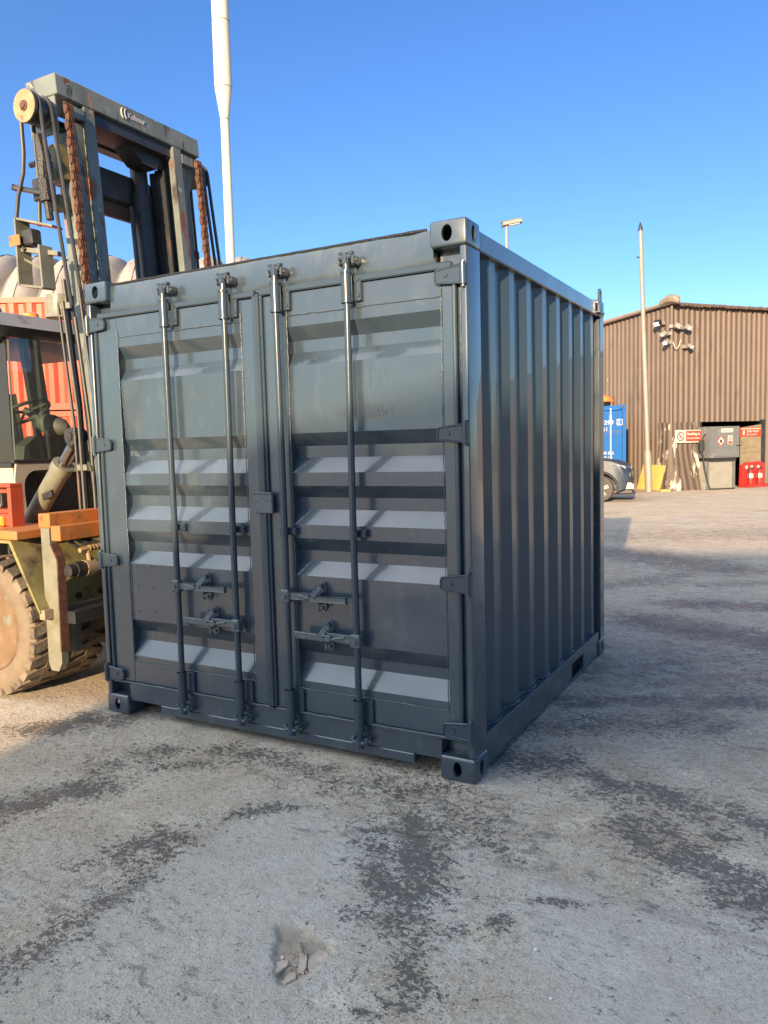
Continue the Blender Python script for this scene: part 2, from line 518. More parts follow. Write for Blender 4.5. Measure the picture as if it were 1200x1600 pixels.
def slab_at(x, y):
    """pale slab areas with straight cast edges, and the joints between them"""
    x += .02 * mnoise.noise((x * 5, y * 5, 31))
    y += .02 * mnoise.noise((x * 5, y * 5, 41))
    def st(v, w=.05): return max(0., min(1., .5 + v / w))
    e1 = (x + .80) + .05 * (y + 1.3)                 # right of the left hand joint
    e2 = -.52 - .08 * (x + .5) - y                   # nearer than the cross joint
    e3 = .20 - x + .25 * (y + 1.)
    a = st(e1) * st(e2) * st(e3, .3)
    f1 = (x - .52) + .35 * (y + .8)
    f2 = -.55 + .15 * (x - 1.) - y
    b = st(f1) * st(f2, .12)
    k = .75 + .5 * mnoise.noise((x * 1.7, y * 1.7, 51))
    j = 0.
    if y < 3.5:
        for e in (e1, e2):
            if abs(e) < .03 and (e is e1 or x > -.8):
                j = max(j, (1 - abs(e) / .03) * max(0, .5 + mnoise.noise((x * 4, y * 4, 61))))
    return max(0., min(1., max(a, b) * k)), j

def make_ground():
    xs = axis_steps([(-4.2, -2.6, .08), (-2.6, -.24, .04), (-.24, .14, .009), (.14, 1.5, .035), (1.5, 3., .08)], -400, 400)
    ys = axis_steps([(-2.3, -1.56, .04), (-1.56, -1.22, .009), (-1.22, 0.6, .035), (.6, 3.2, .05), (3.2, 12., .12)], -400, 400)
    nx, ny = len(xs), len(ys)
    verts = []
    st, br, sl, jn = [], [], [], []
    for y in ys:
        for x in xs:
            h = hole_at(x, y) if abs(x - HOLE[0]) < .3 and abs(y - HOLE[1]) < .3 else 0.
            near = abs(x) < 12 and -4 < y < 14
            z = 0.
            if near:
                z += .0035 * mnoise.noise((x * 1.3, y * 1.3, 0)) + .0022 * mnoise.noise((x * 5.3, y * 5.3, 3))
                if x > -.2 or y < -.1:
                    z -= .001
            if h > 0:
                hs = h * h * (3 - 2 * h)
                z -= hs * (.015 + .006 * mnoise.noise((x * 25, y * 25, 7)))
            verts.append((x, y, z))
            st.append(stain_at(x, y) if near else 0.)
            br.append(h)
            a_, b_ = slab_at(x, y) if near else (0., 0.)
            sl.append(a_)
            jn.append(b_)
    faces = [(j * nx + i, j * nx + i + 1, (j + 1) * nx + i + 1, (j + 1) * nx + i) for j in range(ny - 1) for i in range(nx - 1)]
    me = bpy.data.meshes.new('ground')
    me.from_pydata(verts, [], faces)
    a = me.attributes.new('stain', 'FLOAT', 'POINT')
    a.data.foreach_set('value', st)
    a = me.attributes.new('hollow', 'FLOAT', 'POINT')
    a.data.foreach_set('value', br)
    a = me.attributes.new('slab', 'FLOAT', 'POINT')
    a.data.foreach_set('value', sl)
    a = me.attributes.new('joint', 'FLOAT', 'POINT')
    a.data.foreach_set('value', jn)
    for p in me.polygons:
        p.use_smooth = True
    o = bpy.data.objects.new('ground', me)
    COL.objects.link(o)
    o['kind'] = 'structure'

    m = bpy.data.materials.new('dusty_concrete')
    m.use_nodes = True
    t = m.node_tree
    N, Lk = t.nodes, t.links
    b = N['Principled BSDF']
    tc = N.new('ShaderNodeTexCoord')

    def nz(scale, detail=4., stretch=(1, 1, 1), rot=0., ro=.55, dist=0.):
        mp = N.new('ShaderNodeMapping')
        mp.inputs['Scale'].default_value = stretch
        mp.inputs['Rotation'].default_value = (0, 0, rot)
        Lk.new(tc.outputs['Object'], mp.inputs['Vector'])
        n = N.new('ShaderNodeTexNoise')
        n.inputs['Scale'].default_value = scale
        n.inputs['Detail'].default_value = detail
        n.inputs['Roughness'].default_value = ro
        n.inputs['Distortion'].default_value = dist
        Lk.new(mp.outputs[0], n.inputs['Vector'])
        return n.outputs[0]

    def mr(s_, a_, c_, d=0., e=1.):
        r = N.new('ShaderNodeMapRange')
        r.inputs[1].default_value, r.inputs[2].default_value = a_, c_
        r.inputs[3].default_value, r.inputs[4].default_value = d, e
        Lk.new(s_, r.inputs[0])
        return r.outputs[0]

    def mth(op, a_, c_):
        n = N.new('ShaderNodeMath')
        n.operation = op
        for i, v in enumerate((a_, c_)):
            if isinstance(v, (int, float)):
                n.inputs[i].default_value = v
            else:
                Lk.new(v, n.inputs[i])
        return n.outputs[0]

    def mix(f, a_, c_):
        x = N.new('ShaderNodeMix')
        x.data_type = 'RGBA'
        Lk.new(f, x.inputs[0])
        for s_, v in ((x.inputs[6], a_), (x.inputs[7], c_)):
            if isinstance(v, tuple):
                s_.default_value = (*v, 1)
            else:
                Lk.new(v, s_)
        return x.outputs[2]

    def attr(nm):
        n = N.new('ShaderNodeAttribute')
        n.attribute_name = nm
        return n.outputs['Fac']
    c = mix(mr(nz(.55, 5), .38, .62), (.60, .505, .37), (.565, .515, .42))
    c = mix(mr(nz(1.7, 6, ro=.65), .42, .66, 0, .75), c, (.48, .37, .245))      # large worn areas
    c = mix(mr(nz(2.6, 5), .56, .68, 0, .7), c, (.74, .62, .44))                 # dusty pale areas
    c = mix(mr(nz(6.5, 7, ro=.65), .48, .66, 0, .6), c, (.43, .335, .22))
    c = mix(mr(nz(30, 6, ro=.72), .46, .64, 0, .75), c, (.35, .275, .19))        # mottling
    c = mix(mr(nz(75, 4, ro=.7), .56, .66, 0, .8), c, (.72, .63, .5))           # pale fines
    c = mix(mr(nz(160, 3), .57, .66, 0, .85), c, (.13, .108, .085))              # aggregate specks
    c = mix(mr(nz(52, 4, ro=.6), .63, .68, 0, .75), c, (.11, .092, .075))        # dark flecks
    c = mix(mr(nz(95, 2), .70, .73), c, (.75, .70, .62))                         # bright grit
    c = mix(mr(nz(2.2, 3), .54, .75, 0, .4), c, (.46, .345, .225))                 # brown dust
    c = mix(mr(attr("slab"), 0, 1, 0, .45), c, (.535, .508, .435))                 # paler smoother slabs
    c = mix(mr(attr('joint'), 0, 1, 0, .55), c, (.2, .17, .135))
    # oily / wet marks: broken up by a fine threshold
    stn = attr('stain')
    fine = nz(34, 8, (1, 1.25, 1), .5, .7, .3)
    fine2 = nz(95, 6, (1, 1.3, 1), .5, .68)
    mid = nz(8.5, 4, (1, 1.2, 1), .4)
    brk = mth('ADD', mth('MULTIPLY', fine, .48), mth('ADD', mth('MULTIPLY', fine2, .30), mth('MULTIPLY', mid, .22)))
    mask = mr(mth('ADD', brk, mth('MULTIPLY', stn, .128)), .570, .594)
    far = mr(mth('ADD', mth('ADD', mth('MULTIPLY', nz(15, 8, (.6, 1.2, 1), .35, .7), .66), mth('MULTIPLY', fine2, .34)), mth('MULTIPLY', nz(.9, 3, (.5, 1.5, 1), .3), .42)), .775, .82, 0, .6)
    mask = mth('MAXIMUM', mask, far)
    c = mix(mr(mask, 0, 1, 0, .82), c, (.068, .062, .053))
    soft = mr(mth('MULTIPLY', stn, mr(nz(7, 5), .35, .65)), .1, .9, 0, .5)
    c = mix(soft, c, (.17, .14, .11))
    c = mix(mr(attr('hollow'), .15, .8, 0, .75), c, (.38, .29, .2))
    Lk.new(c, b.inputs['Base Color'])
    ro = mr(mask, 0, 1, .9, .5)
    wet = mr(mth('MULTIPLY', mask, mr(nz(3.1, 3), .42, .62)), 0, 1, 0, .26)
    Lk.new(mth('SUBTRACT', ro, wet), b.inputs['Roughness'])
    b.inputs['Specular IOR Level'].default_value = .35
    bp = N.new('ShaderNodeBump')
    bp.inputs['Strength'].default_value = .8
    bp.inputs['Distance'].default_value = .014
    hh = mth('ADD', mth('MULTIPLY', nz(28, 6, ro=.7), .9), mth('MULTIPLY', nz(120, 5), .35))
    hh = mth('SUBTRACT', hh, mth('MULTIPLY', mask, .18))
    Lk.new(hh, bp.inputs['Height'])
    Lk.new(bp.outputs[0], b.inputs['Normal'])
    me.materials.append(m)
    return o
make_ground()

# ------------------------------------------------------------------ shed (brown cladding) in the background
SK = Vector((-2.4, 21.4, 0))
dR = Vector((.64, .768, 0)).normalized()
dL = Vector((-.768, .64, 0)).normalized()
nR = Vector((dR.y, -dR.x, 0))       # outward normals
nL = Vector((-dL.y, dL.x, 0))
if nR.y > 0: nR = -nR
if nL.y > 0: nL = -nL
def fR(s, z, off=0.): return SK + dR * s + nR * off + Vector((0, 0, z))
def fL(s, z, off=0.): return SK + dL * s + nL * off + Vector((0, 0, z))
RT = 5.48                            # eaves
def clad_wall(name, f, s0, s1, z0, ztop, par, mat='clad', pitch=.205):
    line = corr(s0, s1, pitch, .05, .042, 0., first=0.)
    mb = MB()
    v, fa = [], []
    for (s_, o_) in line:
        v += [f(s_, z0, o_), f(s_, ztop(s_), o_), f(s_, z0, o_ - .006), f(s_, ztop(s_), o_ - .006)]
    for i in range(len(line) - 1):
        a = 4 * i
        fa += [(a, a + 4, a + 5, a + 1), (a + 2, a + 3, a + 7, a + 6), (a + 1, a + 5, a + 7, a + 3), (a, a + 2, a + 6, a + 4)]
    n = 4 * (len(line) - 1)
    fa += [(0, 1, 3, 2), (n, n + 2, n + 3, n + 1)]
    mb.poly(v, fa)
    return mb.build(name, mat, par, 15)
shed = thing('cladded_shed', 'large brown ribbed metal shed with a doorway in its right hand wall', 'shed', SK)
topL = lambda s: 5.5 - .028 * s
topR = lambda s: RT - .008 * s
clad_wall('gable_wall', fL, .0, 14, 0, topL, shed)
clad_wall('side_wall', fR, .0, 1.16, 0, topR, shed)
clad_wall('side_wall', fR, 3.68, 30, 0, topR, shed)
clad_wall('side_wall', fR, 1.16, 3.68, 2.06, topR, shed)
mb = MB()
v = [fR(-.12, RT + .1, .16), fR(30, RT - .14, .16), fR(30, RT - .55, -14), fR(-.12, RT - .4, -14)]
mb.poly([*v, *[p - Vector((0, 0, .05)) for p in v]], [(0, 1, 2, 3), (4, 7, 6, 5), (0, 4, 5, 1), (1, 5, 6, 2), (2, 6, 7, 3), (3, 7, 4, 0)])
# ragged ends of the corrugated roof sheets along the eaves
for k in range(120):
    s_ = .25 + k * .145
    mb.tube([fR(s_, RT + .03 + random.uniform(-.012, .02), .19 + random.uniform(0, .05)), fR(s_, RT + .05, -.4)], .05, 6)
mb.build('roof', M['clad'], shed, 25)
mb = MB()
mb.obox(fL(-.1, RT + .1, .06), fL(14, topL(14) + .08, .06), .08, .11)
mb.tube([fL(.35, RT + .14, .06), fL(-.05, RT + .2, .1), fL(-.3, RT + .15, .1), fL(-.42, RT + .05, .1)], [.1, .14, .13, .05], 8)
mb.build('verge_trim', 'cladtrim', shed)
mb = MB()
mb.obox(fR(0, .05, .03), fR(0, RT, .03), .17, .06)
mb.build('corner_flashing', 'clad', shed)
# doorway: reveal, dark interior, jamb
mb = MB()
mb.obox(fR(1.18, 0, -.08), fR(1.18, 2.06, -.08), .12, .05, up=tuple(dR))
mb.build('door_jamb', 'mast_dark', shed)
mb = MB()
mb.obox(fR(3.62, 0, .02), fR(3.62, 2.1, .02), .10, .14, up=tuple(dR))
mb.build('door_jamb', 'mast_dark', shed)
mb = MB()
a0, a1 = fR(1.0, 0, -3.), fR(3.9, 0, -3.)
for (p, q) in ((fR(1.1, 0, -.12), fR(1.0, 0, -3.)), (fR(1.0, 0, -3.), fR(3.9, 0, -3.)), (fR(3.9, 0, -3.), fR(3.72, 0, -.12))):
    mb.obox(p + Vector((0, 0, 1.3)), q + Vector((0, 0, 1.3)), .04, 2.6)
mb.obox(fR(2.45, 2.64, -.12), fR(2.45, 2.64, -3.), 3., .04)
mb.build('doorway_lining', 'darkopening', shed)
# crumpled corner sheet at the foot of the wall
mb = MB()
line = corr(-.42, .92, .19, .05, .035, 0.)
v, fa = [], []
zs = [0, .25, .5, .75, 1.0, 1.3, 1.7, 2.05]
for (s_, o_) in line:
    for z in zs:
        sp = 1 + .35 * max(0, (1 - z / 1.2))
        cx = s_ * sp - .05
        jo = .1 + o_ + .13 * max(0, 1 - z / 1.5) ** 1.5 + .035 * mnoise.noise((s_ * 4, z * 3, 2))
        p = fR(cx, max(0.005, z), jo) if cx > 0 else SK + dL * (-cx) * 1. + (nL * .7 + nR * .3).normalized() * jo + Vector((0, 0, max(.005, z)))
        v.append(p)
nz_ = len(zs)
for i in range(len(line) - 1):
    for j in range(nz_ - 1):
        fa.append((i * nz_ + j, (i + 1) * nz_ + j, (i + 1) * nz_ + j + 1, i * nz_ + j + 1))
mb.poly(v, fa)
mb.build('crumpled_corner_sheet', 'cladworn', shed, 18)
mb = MB()
mb.prism([(2.72, 0.02), (3.56, 0.02), (3.56, 1.95), (2.72, 1.86)], 'y', 0, .04)
for vv in mb.bm.verts:
    vv.co = fR(vv.co.x, vv.co.z, vv.co.y)
mb.build('boarded_panel', 'wood', shed)
mb = MB()
mb.obox(fR(2.72, 1.2, .05), fR(3.3, 1.27, .05), .02, .02); mb.obox(fR(2.72, 1.1, .05), fR(3.55, 1.1, .05), .03, .02)
mb.build('batten', 'wood', shed)

# floodlights on the shed corner
def floodlight(f, s_, z, yaw, label, size=.26, mat='galv', roll=0.):
    base = f(s_, z, .09)
    t = thing('floodlight', label, 'floodlight', base, 0, 'floodlights on the shed corner')
    n = nR if f is fR else nL
    d = dR if f is fR else dL
    out = (n * math.cos(yaw) + d * math.sin(yaw)).normalized()
    fwd = (out + Vector((0, 0, -.7))).normalized()
    sidev = out.cross(Vector((0, 0, 1))).normalized()
    c = base + out * .18
    mb = MB()
    mb.obox(c - sidev * size / 2, c + sidev * size / 2, .14, size * .72, up=tuple(fwd.cross(sidev)), bev=.02)
    mb.build('housing', mat, t)
    mb = MB()
    c2 = c + fwd * .073
    mb.obox(c2 - sidev * size * .42, c2 + sidev * size * .42, .006, size * .58, up=tuple(fwd.cross(sidev)))
    mb.build('lens', 'lens', t)
    mb = MB()
    mb.obox(base - sidev * .1 - Vector((0, 0, .0)), base + sidev * .1, .1, .1)
    mb.tube([base, c], .02, 6)
    mb.build('bracket', 'galv', t)
    return t
floodlight(fL, .32, 5.03, -.2, 'dark square floodlight, highest of the lights on the shed corner', 0.220, 'mast_dark')
floodlight(fR, -.05, 4.88, .5, 'white floodlight at the corner edge just right of the dark one', 0.196, 'galv')
floodlight(fL, .0, 4.68, .2, 'white floodlight below the dark one, with a cable loop beneath', 0.173, 'galv')
floodlight(fL, -.02, 4.42, -.3, 'white floodlight lowest on the left of the corner cluster', 0.155, 'galv')
floodlight(fR, .35, 4.85, .3, 'white floodlight on the right hand wall, upper one beside the corner', 0.196, 'galv')
floodlight(fR, .45, 4.3, .2, 'small white floodlight set lowest right of the corner cluster', 0.144, 'galv')
mb = MB()
mb.tube([fR(-.02, 4.42, .1), fR(.02, 4.27, .12), fR(.12, 4.22, .1), fR(.22, 4.3, .06), fR(.3, 4.5, .06)], .014, 6)
tag(mb.build('cable', 'signwhite'), 'thin white cable looping under the floodlights on the shed corner', 'cable')

# NO SMOKING sign
def board(name, f, s0, s1, z0, z1, off, th, mat, par):
    mb = MB()
    v = []
    for o_ in (off, off + th):
        v += [f(s0, z0, o_), f(s1, z0 , o_), f(s1, z1, o_), f(s0, z1, o_)]
    mb.poly(v, [(0, 1, 2, 3), (4, 7, 6, 5), (0, 4, 5, 1), (1, 5, 6, 2), (2, 6, 7, 3), (3, 7, 4, 0)])
    return mb.build(name, mat, par)
UZ = Vector((0, 0, 1))
sg = thing('no_smoking_sign', 'white and red no smoking sign on the shed corner', 'sign', fR(.55, 1.45, .16))
board('sign_plate', fR, .02, 1.12, 1.44, 1.82, .16, .012, 'signwhite', sg)
board('red_panel', fR, .42, 1.07, 1.48, 1.79, .174, .004, 'signred', sg)
cc = fR(.22, 1.63, .174)
mb = MB()
ring = [cc + (dR * math.cos(a) + UZ * math.sin(a)) * .125 for a in [2 * math.pi * k / 24 for k in range(25)]]
mb.tube(ring, .013, 6)
mb.build('ring_symbol', 'ink', sg)
mb = MB()
mb.obox(cc + (dR - UZ) * .08 * -1, cc + (dR - UZ) * .08, .008, .03, up=tuple((dR + UZ)))
mb.build('slash_symbol', 'signred', sg)
mb = MB(); mb.obox(cc - dR * .07 - UZ * .015, cc + dR * .05 - UZ * .015, .006, .026)
mb.build('cigarette_symbol', 'ink', sg)
text('lettering', 'Smoking Is', .115, fR(.45, 1.665, .18), dR, UZ, 'signwhite', sg, .002, 1., .003)
text('lettering', 'not permitted', .085, fR(.45, 1.55, .18), dR, UZ, 'signwhite', sg, .002, 1., .001)

# fuel cabinet on its plinth
cb = thing('fuel_cabinet', 'grey steel fuel cabinet with warning signs standing in the shed doorway', 'cabinet', fR(1.6, 0, .3))
mb = MB()
def rbox(mb, s0, s1, o0, o1, z0, z1, ztl=None, bev=.02):
    c = [fR(s0, z0, o0), fR(s1, z0, o0), fR(s1, z0, o1), fR(s0, z0, o1)]
    zt = z1
    d = [p + UZ * (zt - z0) for p in c]
    mb.poly([*c, *d], [(0, 3, 2, 1), (4, 5, 6, 7), (0, 1, 5, 4), (1, 2, 6, 5), (2, 3, 7, 6), (3, 0, 4, 7)])
rbox(mb, .98, 2.1, -.35, .58, .96, 1.9)
cbody = mb.build('cabinet_body', 'cabinet', cb)
mb = MB(); rbox(mb, 1.12, 2.02, .585, .6, 1.0, 1.86); mb.build('cabinet_door', 'cabinet', cb)
mb = MB(); mb.obox(fR(1.95, 1.32, .6), fR(2.12, 1.32, .66), .03, .03); mb.build('door_handle', 'mast_dark', cb)
mb = MB(); rbox(mb, 1.08, 2.06, -.3, .5, .86, .955); mb.build('skirt', 'mast_dark', cb)
mb = MB(); rbox(mb, .98, 2.06, -.3, .4, 0.01, .855); mb.build('plinth', 'plinth', cb)
for s_ in (.98, 2.0):
    mb = MB(); rbox(mb, s_, s_ + .06, .41, .47, .01, .855); mb.build('leg', 'cabinet', cb)
lb = board('label_plate', fR, 1.36, 1.82, 1.72, 1.83, .602, .004, 'signwhite', cb)
text('lettering', 'DIESEL FUEL', .062, fR(1.4, 1.75, .608), dR, UZ, 'ink', cb, .001)
cd = fR(1.35, 1.46, .602)
mb = MB()
q = .165
mb.poly([cd + dR * q, cd + UZ * q, cd - dR * q, cd - UZ * q] + [p + nR * .004 for p in (cd + dR * q, cd + UZ * q, cd - dR * q, cd - UZ * q)],
        [(0, 1, 2, 3), (4, 7, 6, 5), (0, 4, 5, 1), (1, 5, 6, 2), (2, 6, 7, 3), (3, 7, 4, 0)])
mb.build('hazard_diamond', 'signred', cb)
cd2 = cd + nR * .006; q = .128
mb = MB()
mb.poly([cd2 + dR * q, cd2 + UZ * q, cd2 - dR * q, cd2 - UZ * q] + [p + nR * .003 for p in (cd2 + dR * q, cd2 + UZ * q, cd2 - dR * q, cd2 - UZ * q)],
        [(0, 1, 2, 3), (4, 7, 6, 5), (0, 4, 5, 1), (1, 5, 6, 2), (2, 6, 7, 3), (3, 7, 4, 0)])
mb.build('diamond_face', 'signwhite', cb)
mb = MB()
c3 = cd + nR * .012
fl = [(-.045, -.04), (.045, -.04), (.05, 0), (.02, .03), (.015, .08), (-.02, .04), (-.03, .05), (-.05, .005)]
mb.poly([c3 + dR * a + UZ * b_ for a, b_ in fl] + [c3 + nR * .002 + dR * a + UZ * b_ for a, b_ in fl], [tuple(range(8)), tuple(range(15, 7, -1))] + [(i, (i + 1) % 8, 8 + (i + 1) % 8, 8 + i) for i in range(8)])
mb.obox(c3 - dR * .06 - UZ * .062, c3 + dR * .06 - UZ * .062, .004, .012)
mb.build('flame_symbol', 'ink', cb)
board('notice_plate', fR, 1.62, 1.8, 1.36, 1.62, .602, .004, 'signwhite', cb)
board('notice_band', fR, 1.635, 1.785, 1.375, 1.45, .608, .002, 'signred', cb)
mb = MB()
mb.tube([fR(1.71 + .05 * math.cos(a), 1.535 + .05 * math.sin(a), .61) for a in [2 * math.pi * k / 16 for k in range(17)]], .01, 5)
mb.obox(fR(1.675, 1.57, .612), fR(1.745, 1.5, .612), .004, .014)
mb.build('notice_ring', 'signred', cb)
# fuel hose and nozzle on the cabinet's left side
hs = thing('fuel_hose', 'black fuel hose and nozzle hanging at the left side of the grey cabinet', 'hose', fR(.86, 0, .3))
mb = MB()
mb.tube([fR(.9, 1.3, .3), fR(.82, 1.2, .36), fR(.86, 1.05, .4), fR(.92, .6, .42), fR(1.0, .2, .46), fR(1.05, .03, .5), fR(1.3, .02, .55), fR(1.9, .02, .6)], .025, 8)
mb.build('hose_line', 'hose', hs)
mb = MB()
mb.obox(fR(.86, 1.22, .36), fR(.8, 1.48, .4), .1, .12, bev=.02); mb.tube([fR(.8, 1.46, .4), fR(.86, 1.62, .42), fR(.95, 1.68, .4)], .02, 8)
mb.build('nozzle', 'darkplastic', hs)

# red notice above the extinguishers
sg = thing('fire_notice', 'red and white fire point notice above the weathered board in the doorway', 'sign', fR(3.1, 1.62, .06))
board('sign_plate', fR, 2.66, 3.54, 1.58, 1.86, .05, .012, 'signred', sg)
board('white_rule', fR, 2.70, 3.5, 1.805, 1.83, .063, .003, 'signwhite', sg)
board('white_rule', fR, 2.94, 2.955, 1.6, 1.8, .063, .003, 'signwhite', sg)
text('lettering', 'FIRE POINT', .09, fR(2.98, 1.705, .066), dR, UZ, 'signwhite', sg, .001, 1., .001)
text('lettering', 'extinguisher', .075, fR(2.98, 1.62, .066), dR, UZ, 'signwhite', sg, .001)
mb = MB(); mb.tube([fR(2.8, 1.63, .066), fR(2.8, 1.72, .066), fR(2.82, 1.76, .066)], .028, 6); mb.build('extinguisher_symbol', 'signwhite', sg)

# extinguisher stand and two extinguishers
stn = thing('extinguisher_stand', 'red moulded fire extinguisher stand against the boarded doorway', 'stand', fR(3.1, 0, .1))
mb = MB()
pts = [(2.62, .02), (3.58, .02), (3.58, .72), (3.4, .79), (2.85, .77), (2.64, .66)]
v = [fR(a, z, .07) for a, z in pts] + [fR(a, z, .16) for a, z in pts]
n_ = len(pts)
mb.poly(v, [tuple(range(n_)), tuple(range(2 * n_ - 1, n_ - 1, -1))] + [(i, (i + 1) % n_, n_ + (i + 1) % n_, n_ + i) for i in range(n_)])
mb.build('back_panel', 'red', stn)
mb = MB(); rbox(mb, 2.6, 3.6, .1, .45, .01, .09); mb.build('base', 'red', stn)
for s_ in (2.83, 3.05, 3.32):
    mb = MB(); mb.rings(fR(s_, .62, .162), nR, [(0, .055), (.006, .055)], 14); mb.build('round_sticker', 'signwhite', stn)
def exting(s_, label):
    t = thing('fire_extinguisher', label, 'fire extinguisher', fR(s_, .09, .28), 0, 'fire extinguishers on the red stand')
    c = fR(s_, .09, .28)
    mb = MB(); mb.rings(c, UZ, [(0, .08), (.02, .085), (.36, .085), (.42, .06), (.45, .03)], 18); mb.build('cylinder', 'red', t)
    mb = MB(); mb.rings(c, UZ, [(.45, .028), (.5, .028)], 10); mb.obox(c + UZ * .5 - dR * .02, c + UZ * .53 + dR * .12, .03, .02); mb.obox(c + UZ * .47, c + UZ * .47 + dR * .1, .03, .02); mb.build('valve', 'darkplastic', t)
    mb = MB(); mb.tube([c + UZ * .49, c + UZ * .5 - dR * .1 + nR * .03, c + UZ * .3 - dR * .13 + nR * .05, c + UZ * .03 - dR * .1 + nR * .06], .014, 7); mb.build('hose', 'hose', t)
    mb = MB(); mb.rings(c, UZ, [(.2, .0862), (.33, .0862)], 18, False); mb.build('label_band', 'signwhite', t)
exting(2.88, 'left of two red fire extinguishers standing on the red stand')
exting(3.25, 'right of two red fire extinguishers standing on the red stand')

# yellow board, slim pole, litter by the wall
mb = MB()
b0, b1 = fL(1.12, 0.0, .55), fL(.1, .0, .55)
mb.poly([fL(1.10, .01, .34), fL(.09, .01, .33), fL(.06, .76, .13), fL(1.04, .78, .13), fL(1.10, .022, .356), fL(.09, .022, .346), fL(.06, .772, .146), fL(1.04, .792, .146)],
        [(0, 1, 2, 3), (4, 7, 6, 5), (0, 4, 5, 1), (1, 5, 6, 2), (2, 6, 7, 3), (3, 7, 4, 0)])
tag(mb.build('plywood_board', 'plyyellow'), 'yellow plywood board leaning on the shed behind the slim pole', 'board')
pl = thing('slim_pole', 'tall slim bare pole with a thicker foot in front of the shed', 'pole', (-2.96, 21.02, 0))
px, py = -2.96, 21.02
lean = lambda z: (px - .034 * z, py, z)
mb = MB(); mb.tube([lean(1.2), lean(4.), lean(7.7)], [.075, .068, .058], 12); mb.build('shaft', 'galv', pl)
mb = MB(); mb.tube([lean(0), lean(1.16), lean(1.24)], [.11, .11, .077], 14); mb.build('foot_sleeve', 'galv', pl)
mb = MB(); mb.tube([lean(7.7), lean(7.8), lean(7.95)], [.066, .06, .012], 10); mb.build('cap', 'mast_dark', pl)
mb = MB(); mb.tube([lean(6.95), Vector(lean(6.95)) + Vector((-.14, 0, .0))], .02, 6); mb.build('peg', 'mast_dark', pl)
mb = MB(); mb.tube([(-2.75, 21.55, .02), (-2.6, 21.5, .16), (-2.42, 21.2, .2), (-2.36, 21.1, .22)], .02, 6); mb.box(-2.62, -2.34, 21.0, 21.2, .0, .06, .015)
tag(mb.build('litter', 'plyyellow'), 'small yellowish scrap at the foot of the crumpled shed corner', 'litter')

# ------------------------------------------------------------------ blue container behind the car
def small_container(name, label, corner, xdir, width, length, height, mat, group=None, corr_front=True):
    """box container: corner = front right bottom, front runs along xdir to the left"""
    t = thing(name, label, 'container', corner, 0, group)
    return t
BC = Vector((-3.40, 19.89, 0))
bx = Vector((-.953, -.303, 0)).normalized()
by = Vector((-.303, .953, 0)).normalized()
def fB(a, d, z): return BC + bx * a + by * d + UZ * z
bc = thing('blue_container', 'bright blue shipping container with white lettering behind the car', 'container', BC)
def bbox_(mb, a0, a1, d0, d1, z0, z1):
    c = [fB(a0, d0, z0), fB(a1, d0, z0), fB(a1, d1, z0), fB(a0, d1, z0)]
    d = [p + UZ * (z1 - z0) for p in c]
    mb.poly([*c, *d], [(0, 3, 2, 1), (4, 5, 6, 7), (0, 1, 5, 4), (1, 2, 6, 5), (2, 3, 7, 6), (3, 0, 4, 7)])
mb = MB(); bbox_(mb, .06, 2.38, .08, 2.92, .15, 2.55); mb.build('shell', 'contblue', bc)
for a in (0, 2.338):
    mb = MB(); bbox_(mb, a, a + .1, 0, .12, .118, 2.47); bbox_(mb, a, a + .1, 2.87, 2.99, .118, 2.47); mb.build('corner_post', 'contblue', bc)
mb = MB(); bbox_(mb, .18, 2.26, .01, .1, 2.44, 2.57); mb.build('header', 'contblue', bc)
mb = MB(); bbox_(mb, .18, 2.26, .01, .1, .02, .2); mb.build('sill', 'contblue', bc)
for a in (0, 2.26):
    for d in (0, 2.828):
        for z in (0, 2.473):
            mb = MB(); bbox_(mb, a, a + .178, d - .004, d + .162, z, z + .118); o_ = mb.build('corner_casting', 'contblue', bc)
            mb = MB()
            c = fB(a + .09, d - .006, z + .06)
            mb.rings(c, -by, [(0, .035), (.004, .035)], 12)
            mb.build('casting_hole', 'black', o_)
for a in (.11, 1.23):
    mb = MB(); bbox_(mb, a, a + 1.1, .03, .075, .22, 2.42); d_ = mb.build('door', 'contblue', bc)
    for r_ in (.32, .78):
        mb = MB(); mb.tube([fB(a + r_, -.01, .12), fB(a + r_, -.01, 2.5)], .022, 8); bbox_(mb, a + r_ - .03, a + r_ + .03, -.03, .02, 2.12, 2.3); mb.build('lock_rod', 'lettering', d_)
    for z in (.7, 1.75, 1.82):
        mb = MB(); bbox_(mb, a + .02, a + 1.08, .015, .031, z, z + .025); mb.build('seam', 'bluedark', d_)
ul = -bx
def blet(s_, a, z, size, sx=1.): text('lettering', s_, size, fB(a, .022, z), ul, UZ, 'lettering', bc, .003, sx, .002)
blet('390299', .88, 2.03, .17, 1.05); blet('3', .24, 2.03, .17); blet('22G1', .88, 1.83, .17); blet('AU', 1.32, 2.03, .17)
blet('30480 KG', .84, 1.16, .12); blet('67200 LB', .84, 1.02, .12); blet('2200 KG', .82, .88, .12); blet('4850 LB', .82, .74, .12); blet('MAX', 1.34, 1.16, .12)
mb = MB()
for (a0, a1, z0, z1) in ((.1, .26, 2.0, 2.015), (.1, .26, 2.165, 2.18), (.1, .115, 2.0, 2.18), (.245, .26, 2.0, 2.18)):
    bbox_(mb, a0, a1, .014, .03, z0, z1)
mb.build('digit_frame', 'lettering', bc)
mb = MB()
c = fB(.75, .7, 2.605)
v, fa = [], []
random.seed(3)
for j in range(5):
    for k in range(14):
        an = 2 * math.pi * k / 14
        rr = [.42, .44, .38, .25, .02][j] * (1 + .1 * math.sin(3 * an))
        v.append(c + bx * (rr * math.cos(an) * 1.1) + by * (rr * math.sin(an) * .7) + UZ * ([.1, .16, .24, .3, .32][j] + .02 * math.sin(5 * an)))
